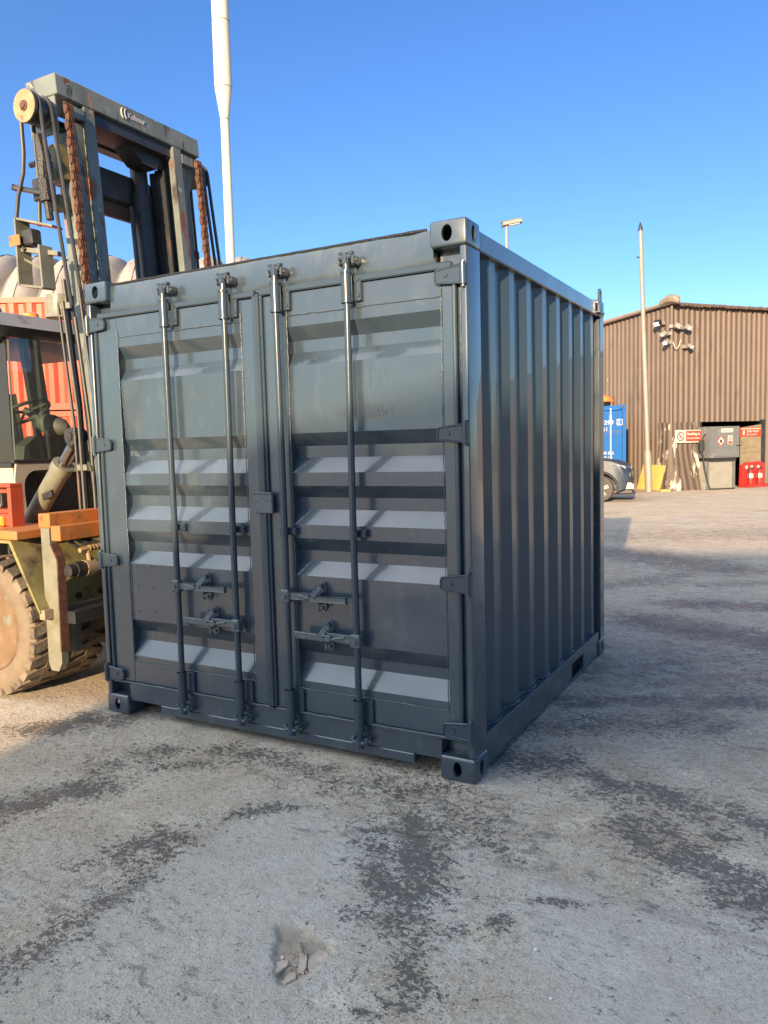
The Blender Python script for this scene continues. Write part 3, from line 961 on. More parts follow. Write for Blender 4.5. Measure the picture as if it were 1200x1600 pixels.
for j in range(4):
    for k in range(14):
        fa.append((j * 14 + k, j * 14 + (k + 1) % 14, (j + 1) * 14 + (k + 1) % 14, (j + 1) * 14 + k))
fa.append(tuple(range(14)))
bn = thing('orange_bundle', 'small orange bundle with a dark underside on top of the blue container', 'bundle', c)
mb.poly(v, fa); mb.build('orange_cover', 'bundle', bn, 50)
mb = MB(); mb.rings(c, UZ, [(-.008, .36), (.11, .4)], 16); mb.build('dark_base', 'black', bn)

# ------------------------------------------------------------------ car
def make_car():
    X0, Y0 = -2.52, 16.65       # front bumper tip x, near side y
    t = thing('parked_car', 'grey blue estate car with silver lower bumper parked behind the dark container', 'car', (X0 - .8, Y0, 0))
    L, Wd = 4.35, 1.80
    # side profile (u back from the bumper, z)
    top = [(0.0, .52), (.02, .66), (.05, .84), (.16, .97), (.40, 1.06), (.80, 1.13), (1.10, 1.17), (2.4, 1.2), (3.6, 1.19), (4.2, 1.1), (4.33, .9)]
    bot = [(4.35, .5), (4.25, .3), (3.4, .24), (1.2, .22), (.3, .24), (.06, .33)]
    prof = top + bot
    lay = [(0., .10), (.05, .035), (.16, .0), (.5, -.02), (.84, 0.), (.95, .035), (1., .10)]
    mb = MB()
    v, fa = [], []
    n = len(prof)
    for (w, ins) in lay:
        edge = abs(w - .5) * 2
        for (u, z) in prof:
            uu = ins * 2.2 * max(0, 1 - u / .9) + u - ins * 2 * max(0, (u - 3.6) / .8)
            zz = z - (.09 * max(0, z - 1.0) / .2 * edge ** 3)
            wy = w * Wd
            if z > .9 and edge > .8:
                wy = .5 * Wd + (wy - .5 * Wd) * .95
            v.append((X0 - uu, Y0 + wy, zz))
    for i in range(len(lay) - 1):
        for k in range(n):
            fa.append((i * n + k, i * n + (k + 1) % n, (i + 1) * n + (k + 1) % n, (i + 1) * n + k))
    fa += [tuple(range(n)), tuple(range((len(lay) - 1) * n, len(lay) * n))]
    mb.poly(v, fa)
    body = mb.build('body', 'carpaint', t, 40)
    WX = (X0 - .80, X0 - .80 - 2.62)
    for wx in WX:
        c = MB(); c.rings((wx, Y0 - .2, .345), (0, 1, 0), [(0, .40), (.5, .40)], 28); cut(body, c)
        c = MB(); c.rings((wx, Y0 + Wd - .3, .345), (0, 1, 0), [(0, .40), (.6, .40)], 28); cut(body, c)
    # cabin
    gh = [(1.0, 1.15), (1.75, 1.62), (2.3, 1.68), (3.3, 1.64), (4.05, 1.42), (4.2, 1.12)]
    mb = MB()
    v, fa = [], []
    n = len(gh)
    for (w, k_) in ((.05, 0.), (.12, .75), (.2, 1.), (.8, 1.), (.88, .75), (.95, 0.)):
        for (u, z) in gh:
            v.append((X0 - u, Y0 + w * Wd, 1.13 + (z - 1.13) * k_ if k_ < 1 else z))
    for i in range(5):
        for k in range(n - 1):
            fa.append((i * n + k, i * n + k + 1, (i + 1) * n + k + 1, (i + 1) * n + k))
    mb.poly(v, fa)
    mb.build('cabin', 'carglass', t, 40)
    mb = MB()
    mb.poly([(X0 - u, Y0 + w * Wd, z + .012) for w in (.2, .8) for (u, z) in gh[1:5]], [(0, 1, 5, 4), (1, 2, 6, 5), (2, 3, 7, 6)])
    mb.build('roof', 'carpaint', t)
    for w, sgn in ((0., -1), (1., 1)):
        for wx in WX:
            yy = Y0 + w * Wd + (.0 if sgn < 0 else 0)
            yin = -sgn
            cy = yy + yin * .02
            mb = MB()
            mb.rings((wx, cy, .345), (0, yin, 0), [(0, .23), (-.005, .25), (.0, .31), (.03, .335), (.1, .345), (.19, .335), (.22, .25)], 32)
            whl = mb.build('wheel', 'cartyre', t, 40)
            mb = MB()
            mb.rings((wx, cy + yin * .03, .345), (0, yin, 0), [(0, .235), (.02, .22), (.06, .22)], 28)
            mb.build('rim_well', 'carblack', whl)
            mb = MB()
            for k in range(5):
                for dd in (-.13, .13):
                    a = 2 * math.pi * k / 5 + R(18)
                    p0 = Vector((wx + .04 * math.cos(a + dd * 4), cy + yin * .008, .345 + .04 * math.sin(a + dd * 4)))
                    p1 = Vector((wx + .215 * math.cos(a + dd), cy + yin * .012, .345 + .215 * math.sin(a + dd)))
                    mb.obox(p0, p1, .03, .03, up=(0, 1, 0))
            mb.rings((wx, cy, .345), (0, yin, 0), [(0, .05), (.03, .05)], 14)
            mb.build('spokes', 'carsilver', whl)
        for wx in WX:
            yy = Y0 + w * Wd
            mb = MB()
            arc = [Vector((wx + .43 * math.cos(a), yy - (-sgn) * .004, .345 + .43 * math.sin(a))) for a in [R(-12 + 204 * k / 22) for k in range(23)]]
            mb.tube(arc, .032, 6)
            mb.build('arch_trim', 'carblack', t)
    def patch(name, pts, mat, th=.02, ax='y', lo=None):
        mb = MB(); mb.prism(pts, 'y', lo - th, lo + th); return mb.build(name, mat, t)
    # headlights wrap round the corners
    for sgn in (0, 1):
        yb = Y0 + (.02 if sgn == 0 else Wd - .02)
        yi = Y0 + (.42 if sgn == 0 else Wd - .42)
        mb = MB()
        A = [(X0 - .50, yb + (.0 if sgn == 0 else -.0), .97), (X0 - .20, yb + (.06 if sgn == 0 else -.06), .86), (X0 - .05, yi, .82),
             (X0 - .06, yi, .89), (X0 - .24, yb + (.06 if sgn == 0 else -.06), .94), (X0 - .50, yb + (.0 if sgn == 0 else -.0), .99)]
        A = [(a[0] + .03, a[1] - (.02 if sgn == 0 else -.02), a[2] - .01) for a in A]
        mb.poly(A + [(a[0] - .12, a[1] + (.05 if sgn == 0 else -.05), a[2]) for a in A],
                [(0, 1, 4, 5), (1, 2, 3, 4), (6, 7, 10, 11), (7, 8, 9, 10), (0, 1, 7, 6), (1, 2, 8, 7), (2, 3, 9, 8), (3, 4, 10, 9), (4, 5, 11, 10), (5, 0, 6, 11)])
        mb.build('headlight', 'carlens', t)
    mb = MB(); mb.box(X0 - .1, X0 + .015, Y0 + .35, Y0 + Wd - .35, .6, .8, .02); mb.build('grille', 'carblack', t)
    for sgn in (0, 1):
        y_ = Y0 + .14 if sgn == 0 else Y0 + Wd - .34
        mb = MB(); mb.box(X0 - .26, X0 - .03, y_ - .02, y_ + .2, .62, .76, .02); mb.build('fog_light', 'carblack', t)
    mb = MB()
    mb.prism([(X0 + .02, .34), (X0 + .025, .44), (X0 - .05, .50), (X0 - .40, .50), (X0 - .42, .40), (X0 - .2, .33)], 'y', Y0 + .06, Y0 + Wd - .06)
    mb.build('lower_bumper_trim', 'carsilver', t)
    mb = MB(); mb.box(X0 - .5, X0 - .0, Y0 + .12, Y0 + Wd - .12, .2, .33, .03); mb.build('lower_grille', 'carblack', t)
    for sgn in (0, 1):
        yb = Y0 - .1 if sgn == 0 else Y0 + Wd + .1
        mb = MB(); mb.box(X0 - 1.5, X0 - 1.32, yb - .09, yb + .09, 1.12, 1.26, .04); mb.build('door_mirror', 'carpaint', t)
    mb = MB(); mb.box(X0 - L + .02, X0 - L + .1, Y0 + .15, Y0 + .5, .8, 1.0, .02); mb.box(X0 - L + .02, X0 - L + .1, Y0 + Wd - .5, Y0 + Wd - .15, .8, 1.0, .02); mb.build('tail_light', 'red', t)
    t.rotation_euler = (0, 0, R(11))
    t.location.x -= .06
make_car()

# ------------------------------------------------------------------ tall masts and far things
mp = thing('monopole_mast', 'tall white telecom mast, narrow below and thick above, behind the machine', 'mast', (-18.55, 20.88, 0))
BX, BY = -18.55, 20.88
mb = MB(); mb.tube([(BX, BY, 0), (BX, BY, 9), (BX, BY, 14.15)], [.20, .175, .165], 20); mb.build('lower_shaft', 'white', mp)
mb = MB(); mb.tube([(BX, BY, 14.15), (BX, BY, 15.3)], [.167, .335], 24); mb.build('taper', 'white', mp)
mb = MB(); mb.tube([(BX, BY, 15.3), (BX, BY, 17.7)], [.335, .33], 24); mb.build('shroud', 'white', mp)
mb = MB(); mb.tube([(BX, BY, 17.7), (BX, BY, 26)], [.326, .32], 24); mb.build('shroud', 'white', mp)
for z, r_ in ((14.15, .172), (15.3, .339), (17.7, .334)):
    mb = MB(); mb.rings((BX, BY, z), (0, 0, 1), [(-.02, r_), (.02, r_)], 24); mb.build('joint_ring', 'galv', mp)

lp = thing('lamp_post', 'distant street lamp with a flat lamp head above the container roof', 'lamp post', (-12.69, 35.86, 0))
mb = MB(); mb.tube([(-12.69, 35.86, 0), (-12.69, 35.86, 12.75)], [.14, .085], 10); mb.build('post', 'galv', lp)
mb = MB(); mb.obox((-12.9, 35.75, 12.78), (-12.02, 36.2, 12.95), .35, .2, bev=.03); mb.build('lamp_head', 'galv', lp)
mb = MB(); mb.obox((-12.6, 35.9, 12.70), (-12.1, 36.15, 12.79), .28, .02); mb.build('lamp_glass', 'lens', lp)

# orange-red containers stacked two high
OC = Vector((-14.87, 8.27, 0)); od = Vector((.84, .543, 0)).normalized(); on = Vector((.543, -.84, 0)).normalized()
def fO(a, off, z): return OC + od * a + on * off + UZ * z
def big_container(z0, a0, a1, label):
    t = thing('orange_container', label, 'container', fO((a0 + a1) / 2, 0, z0), 0, 'orange containers stacked behind the forklift')
    H_ = 2.585
    def obx(mb, x0, x1, o0, o1, zz0, zz1):
        c = [fO(x0, o0, zz0), fO(x1, o0, zz0), fO(x1, o1, zz0), fO(x0, o1, zz0)]
        d = [p + UZ * (zz1 - zz0) for p in c]
        mb.poly([*c, *d], [(0, 3, 2, 1), (4, 5, 6, 7), (0, 1, 5, 4), (1, 2, 6, 5), (2, 3, 7, 6), (3, 0, 4, 7)])
    for nm, off in (('side_wall', 0.), ('side_wall', -2.4)):
        line = corr(a0 + .12, a1 - .12, .40, .11, .045, -.02 + off)
        mb = MB(); v, fa = [], []
        for (s_, o_) in line:
            v += [fO(s_, o_, z0 + .16), fO(s_, o_, z0 + H_ - .12), fO(s_, o_ - .01, z0 + .16), fO(s_, o_ - .01, z0 + H_ - .12)]
        for i in range(len(line) - 1):
            q = 4 * i
            fa += [(q, q + 4, q + 5, q + 1), (q + 2, q + 3, q + 7, q + 6), (q + 1, q + 5, q + 7, q + 3), (q, q + 2, q + 6, q + 4)]
        mb.poly(v, fa); mb.build(nm, 'containerred', t, 15)
    for off in (0, -2.36):
        mb = MB(); obx(mb, a0 + .1, a1 - .1, off - .07, off, z0 + H_ - .13, z0 + H_ - .01); mb.build('top_rail', 'containerred', t)
        mb = MB(); obx(mb, a0 + .1, a1 - .1, off - .07, off, z0 + .02, z0 + .17); mb.build('bottom_rail', 'containerred', t)
        for a in (a0, a1 - .14):
            mb = MB(); obx(mb, a, a + .14, off - .08 if off == 0 else off - .08, off + .002, z0, z0 + H_); mb.build('corner_post', 'containerred', t)
    mb = MB(); obx(mb, a0 + .02, a0 + .06, -2.36, -.08, z0 + .05, z0 + H_ - .03); obx(mb, a1 - .06, a1 - .02, -2.36, -.08, z0 + .05, z0 + H_ - .03); mb.build('end_wall', 'containerred', t)
    mb = MB(); obx(mb, a0 + .06, a1 - .06, -2.36, -.08, z0 + H_ - .06, z0 + H_ - .02); mb.build('roof', 'containerred', t)
big_container(0., -4.35, 1.75, 'orange red container at the bottom of the stack seen through the cab glass')
big_container(2.592, -4.35, 1.75, 'orange red container on top of the stack above the cab roof')

# fabric building: a row of bulging fabric bays
fd = thing('fabric_building', 'pale ribbed fabric building with scalloped bays behind the orange containers', 'building', (-28, 30, 0))
fdir = Vector((.80, .60, 0)).normalized(); fn = Vector((.60, -.80, 0)).normalized()
FB = Vector((-44.5, 16.5, 0))
mb = MB(); v, fa = [], []
nb, sub, na = 16, 6, 24
cols = nb * sub + 1
for i in range(cols):
    s_ = i / sub
    ph = s_ - math.floor(s_)
    bul = .55 * math.sin(math.pi * ph) ** .6 if ph > 0 else 0.
    for k in range(na + 1):
        a = math.pi * k / na
        r_ = 9.0 + bul
        v.append(FB + fdir * (s_ * 1.62) + fn * (r_ * math.cos(a)) + UZ * max(0, (r_ + 2.1) * math.sin(a) ** .8))
for i in range(cols - 1):
    for k in range(na):
        fa.append((i * (na + 1) + k, (i + 1) * (na + 1) + k, (i + 1) * (na + 1) + k + 1, i * (na + 1) + k + 1))
fa += [tuple(range(na + 1)), tuple(range((cols - 1) * (na + 1), cols * (na + 1)))]
mb.poly(v, fa); mb.build('fabric_skin', 'fabric', fd, 50)
mb = MB()
for i in range(0, nb * 2 + 1):
    s_ = i / 2
    rr = 9.0 + (.56 if i % 2 else .02)
    arc = [FB + fdir * (s_ * 1.62) + fn * (rr * math.cos(math.pi * k / 28)) + UZ * max(0, (rr + 2.1) * math.sin(math.pi * k / 28) ** .8) for k in range(29)]
    mb.tube(arc, .05 if i % 2 == 0 else .022, 5)
mb.build('seam_tapes', 'galv', fd)

# big shed on the far side of the yard, behind the photographer: it throws the shade over the yard
wh = thing('warehouse', 'tall grey warehouse with a stepped roof across the yard behind the viewer', 'warehouse', (8, -26, 0))
mb = MB()
mb.prism([(1.35, 0), (24, 0), (24, 7.75), (6.3, 7.66), (5.2, 7.58), (4.4, 7.62), (4.0, 7.5), (3.85, 7.40), (3.5, 7.33), (3.2, 7.25), (2.72, 7.2), (2.6, 7.12), (2.42, 6.82), (2.2, 6.64), (1.95, 6.58), (1.6, 6.5), (1.35, 6.42)], 'y', -34, -22)
for vv in mb.bm.verts:
    if vv.co.y < -30: vv.co.x += 3.0
mb.build('walls', 'warehouse', wh)
mb = MB()
for k in range(10):
    mb.box(3.2 + 2 * k, 4.4 + 2 * k, -22.0, -21.96, 3.2, 4.4)
mb.build('window_band', 'carglass', wh)
mb = MB(); mb.box(6, 10.5, -22.0, -21.95, 0.02, 4.4 - 1.3); mb.build('roller_door', 'galv', wh)

# ------------------------------------------------------------------ the slate container
CW, CL, CH = 2.438, 2.563, 2.591
cn = thing('shipping_container', 'freshly painted dark slate blue small shipping container with closed double doors', 'container', (-CW / 2, CL / 2, 0))
CX = -CW
def mirx(f):            # mirrored copy across the container's middle
    return lambda x, y, z: (CX - x, y, z)
for side in (0, 1):
    F = None if side == 0 else mirx(None)
    mb = MB(F)
    mb.box(-.036, 0., 0., .16, .118, 2.473, .010, 4)
    mb.box(-.165, -.034, .085, .158, .118, 2.473)
    mb.build('corner_post', 'slate', cn, 20)
    mb = MB(F)
    mb.box(-.06, 0., CL - .115, CL, .118, 2.473, .006)
    mb.box(-.16, -.058, CL - .05, CL - .004, .118, 2.473)
    mb.build('corner_post', 'slate', cn)
    # corner castings, front ones hollow with oval holes
    for (y0, y1, fr) in ((-.006, .158, True), (CL - .158, CL + .004, False)):
        for z0 in (0.0, CH - .119):
            mb = MB(F)
            mb.box(-.178 if True else 0, .003, y0, y1, z0 + .001, z0 + .119, .014, 3)
            o_ = mb.build('corner_casting', 'slate', cn, 20)
            c = MB(F)
            c.box(-.155, -.018, y0 + .02, y1 - .02, z0 + .02, z0 + .10)
            cut(o_, c)
            c = MB(F)
            zc = z0 + .06
            ys = (y0 - .1, y0 + .1) if fr else (y1 - .1, y1 + .1)
            c.prism(oval(-.092 if z0 > 1 else -.088, zc, .026 if z0 > 1 else .022, .037), 'y', *ys)
            cut(o_, c)
            c = MB(F)
            c.prism(oval((y0 + y1) / 2 + .0, zc, .024, .038), 'x', -.05, .1)
            cut(o_, c)
            o_.data.materials.clear(); o_.data.materials.append(M['slate']); o_.data.set_sharp_from_angle(angle=R(20))
    # side wall, rails
    line = corr(.15, CL - .05, .278, .072, .036, -.028, first=.344)
    mb = MB(F)
    v, fa = [], []
    zt, zb = 2.475, .17
    for (y, x) in line:
        nzs = 9
        for j in range(nzs):
            z = zb + (zt - zb) * j / (nzs - 1)
            w_ = .0022 * mnoise.noise((y * 2.4, z * 1.7, 1.1 + side)) + .0012 * mnoise.noise((y * 9, z * 3.3, 5.1))
            v.append((x + w_, y, z))
    for i in range(len(line) - 1):
        for j in range(8):
            fa.append((i * 9 + j, (i + 1) * 9 + j, (i + 1) * 9 + j + 1, i * 9 + j + 1))
    n0 = len(v)
    v += [(x - .004, y, zb) for (y, x) in line] + [(x - .004, y, zt) for (y, x) in line]
    for i in range(len(line) - 1):
        fa.append((n0 + i, n0 + i + 1, n0 + len(line) + i + 1, n0 + len(line) + i))
    mb.poly(v, fa)
    mb.build('side_wall', 'slate_side', cn, 24)
    mb = MB(F)
    mb.box(-.075, -.004, .158, CL - .158, 2.474, 2.566, .006)
    mb.build('top_rail', 'slate', cn)
    mb = MB(F)
    segs = [(.16, 1.70), (1.99, CL - .158)] if side == 0 else [(.16, .62), (.96, 1.6), (1.94, CL - .158)]
    mb.box(-.1, -.006, .16, CL - .158, .128, .186, .004)
    for (a, b_) in segs:
        mb.box(-.04, -.010, a, b_, .034, .127)
    if True:
        a, b_ = .16, CL - .158
        # lower lip, bent and battered
        pts_ = []
        k = 40
        for i in range(k + 1):
            yy = a + (b_ - a) * i / k
            pts_.append((-.034 + .006 * mnoise.noise((yy * 6, 1, side)), yy, .026 + .008 * mnoise.noise((yy * 5, 2, side))))
        for p, q in zip(pts_, pts_[1:]):
            mb.obox(p, q, .05, .014)
        mb.box(-.16, -.12, .16, CL - .158, .03, .127)
    mb.build('bottom_rail', 'slate', cn)
    # crinkled sealant along the foot of the corrugations
    mb = MB(F)
    line2 = [(x + .004, y) for (y, x) in line]
    pts_ = []
    for (p, q) in zip(line2, line2[1:]):
        for f_ in (0, .5):
            pts_.append((p[0] + (q[0] - p[0]) * f_ + .003 * random.uniform(-1, 1), p[1] + (q[1] - p[1]) * f_, .19 + .004 * random.uniform(-1, 1)))
    mb.tube(pts_, [.0045 + .003 * random.random() for _ in pts_], 6)
    mb.tube([(-.006 + .002 * random.uniform(-1, 1), y_, .186 + .002 * random.uniform(-1, 1)) for y_ in [.17 + i * .05 for i in range(45)]], .0045, 6)
    mb.build('sealant_bead', 'weld', cn)
# end wall, roof, floor
line = corr(-CW + .16, -.16, .278, .072, .036, 0.)
mb = MB(); v, fa = [], []
for (x, o_) in line:
    v += [(x, CL - .03 + o_, .17), (x, CL - .03 + o_, 2.475)]
for i in range(len(line) - 1):
    fa.append((2 * i, 2 * i + 2, 2 * i + 3, 2 * i + 1))
mb.poly(v, fa); mb.build('end_wall', 'slate', cn, 15)
mb = MB(); mb.box(-CW + .16, -.16, CL - .1, CL - .01, 2.476, 2.57); mb.box(-CW + .16, -.16, CL - .1, CL - .01, .03, .168); mb.build('end_rail', 'slate', cn)
mb = MB(); mb.box(-CW + .078, -.078, .105, CL - .105, 2.552, 2.562); mb.build('roof', 'slate', cn)
mb = MB(); mb.box(-CW + .105, -.105, .09, CL - .09, .14, .165); mb.build('floor', 'mast_dark', cn)
# header and sill
mb = MB()
v, fa = [], []
hp = [(.034, 2.418), (.030, 2.44), (.032, 2.548), (.036, 2.566), (.1, 2.570), (.1, 2.418)]
nx_ = 30
for i in range(nx_ + 1):
    x = -CW + .176 + (CW - .352) * i / nx_
    for j, (y, z) in enumerate(hp):
        w_ = .006 * mnoise.noise((x * 3.2, z * 4, 8)) if j in (1, 2, 3) else 0.
        if j in (2, 3) and x > -.42: w_ += .012 * max(0, 1 - abs(x + .3) / .12)
        zz = z + (.004 * mnoise.noise((x * 5, 3, 1)) if j in (3, 4) else 0)
        v.append((x, y + w_, zz))
n = len(hp)
for i in range(nx_):
    for k in range(n):
        fa.append((i * n + k, i * n + (k + 1) % n, (i + 1) * n + (k + 1) % n, (i + 1) * n + k))
fa += [tuple(range(n)), tuple(range(nx_ * n, nx_ * n + n))]
mb.poly(v, fa)
mb.box(-CW + .17, -.17, .035, .1, 2.395, 2.417)
mb.build('header', 'slate', cn, 25)
mb = MB()
for i in range(60):
    x = -CW + .2 + (CW - .4) * i / 59
tp = [(-CW + .19 + (CW - .4) * i / 70, .036 + .003 * mnoise.noise((i * .6, 0, 0)), 2.571 + .003 * mnoise.noise((i * .5, 3, 0))) for i in range(71)]
mb.tube(tp, [.006 + .003 * abs(mnoise.noise((i * .9, 1, 1))) for i in range(71)], 6)
mb.build('roof_sealant', 'tar', cn)
mb = MB()
mb.box(-CW + .176, -.176, .016, .1, .088, .198, .004)
mb.box(-2.012, -.326, .014, .09, .040, .089, .004)
mb.build('sill', 'slate', cn)
# drip gasket below the header and a bead along the sill
mb = MB()
mb.box(-1.155, -.075, -.004, .03, 2.376, 2.410, .006)
mb.box(-CW + .09, -1.185, -.004, .03, 2.376, 2.410, .006)
mb.build('drip_strip', 'slate_rod', cn)
mb = MB()
for (a, b_) in ((-CW + .06, -1.18), (-1.14, -.05)):
    pts_ = [(a + (b_ - a) * i / 26, .0 + .002 * mnoise.noise((i * 1.1, 0, 2)), .206 + .003 * mnoise.noise((i * .9, 5, 2))) for i in range(27)]
    mb.tube(pts_, [.006 + .003 * abs(mnoise.noise((i * 1.3, 4, 1))) for i in range(27)], 6)
mb.build('sill_bead', 'weld', cn)

# doors
FY, RY = .016, .066
ZP = [(2.262, FY), (2.205, FY), (2.138, RY), (2.078, RY), (2.01, FY), (1.668, FY), (1.602, RY), (1.542, RY), (1.468, FY), (1.40, FY), (1.338, RY), (1.276, RY),
      (1.20, FY), (1.13, FY), (1.062, RY), (1.008, RY), (.935, FY), (.596, FY), (.52, RY), (.466, RY), (.375, FY), (.335, FY)]
def zline():
    out = ZP
    # subdivide the long flats
    res = []
    for p, q in zip(out, out[1:]):
        k = max(1, int(abs(p[0] - q[0]) / .03))
        res += [(p[0] + (q[0] - p[0]) * i / k, p[1] + (q[1] - p[1]) * i / k) for i in range(k)]
    return res + [out[-1]]
def dent_left(x, z):
    d = 0.
    # diagonal crease in the large flat, pushed in on its left
    ax, az, bx_, bz = -2.00, 2.04, -2.15, 1.635
    ex, ez = bx_ - ax, bz - az
    L2 = ex * ex + ez * ez
    t = ((x - ax) * ex + (z - az) * ez) / L2
    side_ = (x - ax) * ez - (z - az) * ex       # sign: which side of the crease
    side_ /= math.sqrt(L2)
    if -.1 < t < 1.1 and 1.6 < z < 2.07:
        tt = max(0, min(1, t))
        if side_ > 0:
            d += .030 * tt * max(0, 1 - side_ / .20)
        else:
            d += .030 * tt * max(0, 1 + side_ / .16) ** 1.0
    d += .006 * math.exp(-(((x + 2.12) / .04) ** 2 + ((z - 1.455) / .03) ** 2))
    d += .004 * math.exp(-(((x + 1.62) / .12) ** 2 + ((z - 1.85) / .15) ** 2))
    return d
def dent_right(x, z):
    return .004 * math.exp(-(((x + .55) / .14) ** 2 + ((z - 1.72) / .05) ** 2)) + .003 * math.exp(-(((x + .36) / .2) ** 2 + ((z - .75) / .1) ** 2))
def weld_line(mb, p, q, r=.004, n=40, jit=.0018):
    p, q = Vector(p), Vector(q)
    mb.tube([p + (q - p) * i / n + Vector((random.uniform(-jit, jit), 0, random.uniform(-jit, jit))) for i in range(n + 1)], [r * random.uniform(.6, 1.3) for _ in range(n + 1)], 5)

def make_door(label, x0, x1, px0, px1, hinge_x, dent, rods, text_body):
    """x0..x1 outline, px0..px1 corrugated panel, hinge_x = knuckle axis"""
    mb = MB()
    mb.box(x0, px0, .010, .075, .21, 2.372, .004)
    mb.box(px1, x1, .010, .075, .21, 2.372, .004)
    mb.box(px0 + .0005, px1 - .0005, .013, .07, 2.264, 2.372)
    mb.box(px0 + .0005, px1 - .0005, .013, .07, .21, .333)
    d = mb.build('door', 'slate', cn)
    d['label'] = label
    zl = zline()
    nxp = 46
    v, fa = [], []
    for i in range(nxp + 1):
        x = px0 + (px1 - px0) * i / nxp
        for (z, y) in zl:
            v.append((x, y + dent(x, z) + .003 * mnoise.noise((x * 3, z * 3, hinge_x)) + .0006 * mnoise.noise((x * 11, z * 11, 2)), z))
    m_ = len(zl)
    for i in range(nxp):
        for j in range(m_ - 1):
            fa.append((i * m_ + j, (i + 1) * m_ + j, (i + 1) * m_ + j + 1, i * m_ + j + 1))
    mb = MB(); mb.poly(v, fa)
    mb.build('corrugated_panel', 'slate', d, 12)
    mb = MB()
    weld_line(mb, (px0, FY - .004, 2.262), (px1, FY - .004, 2.262), .0028)
    weld_line(mb, (px0, FY - .004, .335), (px1, FY - .004, .335), .0035)
    weld_line(mb, (px0 + .004, .008, .34), (px0 + .004, .008, 2.3), .0026, 90)
    weld_line(mb, (px1 - .004, .008, .34), (px1 - .004, .008, 2.3), .0026, 90)
    mb.build('weld_bead', 'weld', d)
    sg_ = 1 if hinge_x > (x0 + x1) / 2 else -1
    mb = MB()
    mb.tube([(hinge_x - sg_ * .050, .006, .2), (hinge_x - sg_ * .050, .006, 2.36)], .012, 10)
    mb.build('gasket_bar', 'slate_rod', d)
    for z in (2.345, 1.642, .951, .252):
        mb = MB()
        mb.tube([(hinge_x, -.012, z - .047), (hinge_x, -.012, z + .047)], .0165, 12)
        a, b_ = hinge_x - sg_ * .010, hinge_x - sg_ * .130
        pr = [(a, z - .04), (a, z + .04), (b_, z + .026), (b_ - sg_ * .008, z + .015), (b_ - sg_ * .008, z - .022), (b_, z - .03)]
        mb.prism(pr, 'y', -.012, .009)
        mb.tube([(a, -.012, z + .04), (b_, -.012, z + .026), (b_ - sg_ * .008, -.012, z + .012), (b_ - sg_ * .008, -.012, z - .022), (b_, -.012, z - .03), (a, -.012, z - .04)], .0055, 6)
        mb.rings((b_ + sg_ * .045, -.012, z), (0, -1, 0), [(0, .011), (.005, .009)], 10)
        mb.build('hinge', 'slate_rod', d)
        mb = MB(); mb.tube([(hinge_x, -.012, z - .058), (hinge_x, -.012, z + .058)], .009, 8); mb.build('hinge_pin', 'handle_grey', d)
    RYc = -.034
    for (rx, hz, hdir, hlen) in rods:
        mb = MB()
        pts_ = [(rx + .0025 * math.sin(z * 2.1 + rx * 7), RYc, z) for z in [.11 + 2.385 * i / 24 for i in range(25)]]
        mb.tube(pts_, .0172, 14)
        for (za, zb) in ((2.275, 2.425), (.17, .335)):
            mb.tube([(rx, RYc, za), (rx, RYc, zb)], .0265, 14)
            for zz in (za, zb - .012):
                mb.tube([(rx, RYc, zz), (rx, RYc, zz + .012)], .030, 14)
        # cams
        for (zc, sgn) in ((2.487, 1), (.118, -1)):
            mb.tube([(rx - .034, RYc - .004, zc), (rx + .034, RYc - .004, zc)], .013, 8)
            mb.tube([(rx - .03, RYc - .008, zc + .018), (rx - .026, RYc + .02, zc + .022)], .010, 6)
            mb.tube([(rx + .03, RYc - .008, zc + .018), (rx + .026, RYc + .02, zc + .022)], .010, 6)
            mb.tube([(rx, RYc, zc - .03), (rx, RYc, zc + .02)], .021, 10)
        mb.build('lock_rod', 'slate_rod', d)
        for (zc) in (2.475, .124):
            mb = MB()
            for dx in (-.038, .038):
                mb.box(rx + dx - .006, rx + dx + .006, RYc - .008, .03, zc - .021, zc + .021, .004)
            mb.box(rx - .031, rx + .031, -.010, .03, zc - .018, zc + .018, .003)
            mb.tube([(rx - .055, RYc + .012, zc), (rx + .055, RYc + .012, zc)], .008, 6)
            mb.build('cam_keeper', 'handle_grey', d)
        for (za, zb) in ((2.285, 2.41), (.2, .33)):
            mb = MB()
            mb.box(rx + .022, rx + .062, -.006, .012, za, zb, .004)
            for zz in (za + .025, zb - .025):
                mb.rings((rx + .046, -.006, zz), (0, -1, 0), [(0, .009), (.005, .007)], 8)
            mb.build('rod_bracket', 'slate_rod', d)
        mb = MB()
        mb.tube([(rx, RYc, 1.15), (rx, RYc, 1.185)], .0225, 12)
        mb.box(rx - .01, rx + .055, -.012, FY + .002, 1.148, 1.187, .003)
        mb.rings((rx + .044, -.012, 1.168), (0, -1, 0), [(0, .009), (.005, .007)], 8)
        mb.build('rod_guide', 'slate_rod', d)
        # handle hub, bar, catch
        mb = MB()
        mb.box(rx - .028, rx + .028, RYc - .026, RYc + .022, hz - .035, hz + .035, .007)
        mb.rings((rx, RYc - .026, hz), (0, -1, 0), [(0, .016), (.008, .013)], 10)
        x_a, x_b = rx + hdir * .028, rx + hdir * hlen
        xm = rx + hdir * hlen * .55
        mb.obox((x_a, RYc - .004, hz + .004), (xm, RYc - .004, hz + .006), .016, .036, bev=.003)
        mb.obox((xm - hdir * .05, RYc - .018, hz + .0), (x_b, RYc - .020, hz + .004), .014, .028, bev=.004)
        mb.tube([(xm - hdir * .13, RYc - .012, hz + .012), (xm - hdir * .06, RYc - .018, hz - .002), (xm, RYc - .02, hz + .012)], .007, 6)
        mb.build('door_handle', 'handle_grey', d)
        mb = MB()
        cx = rx + hdir * hlen * .52
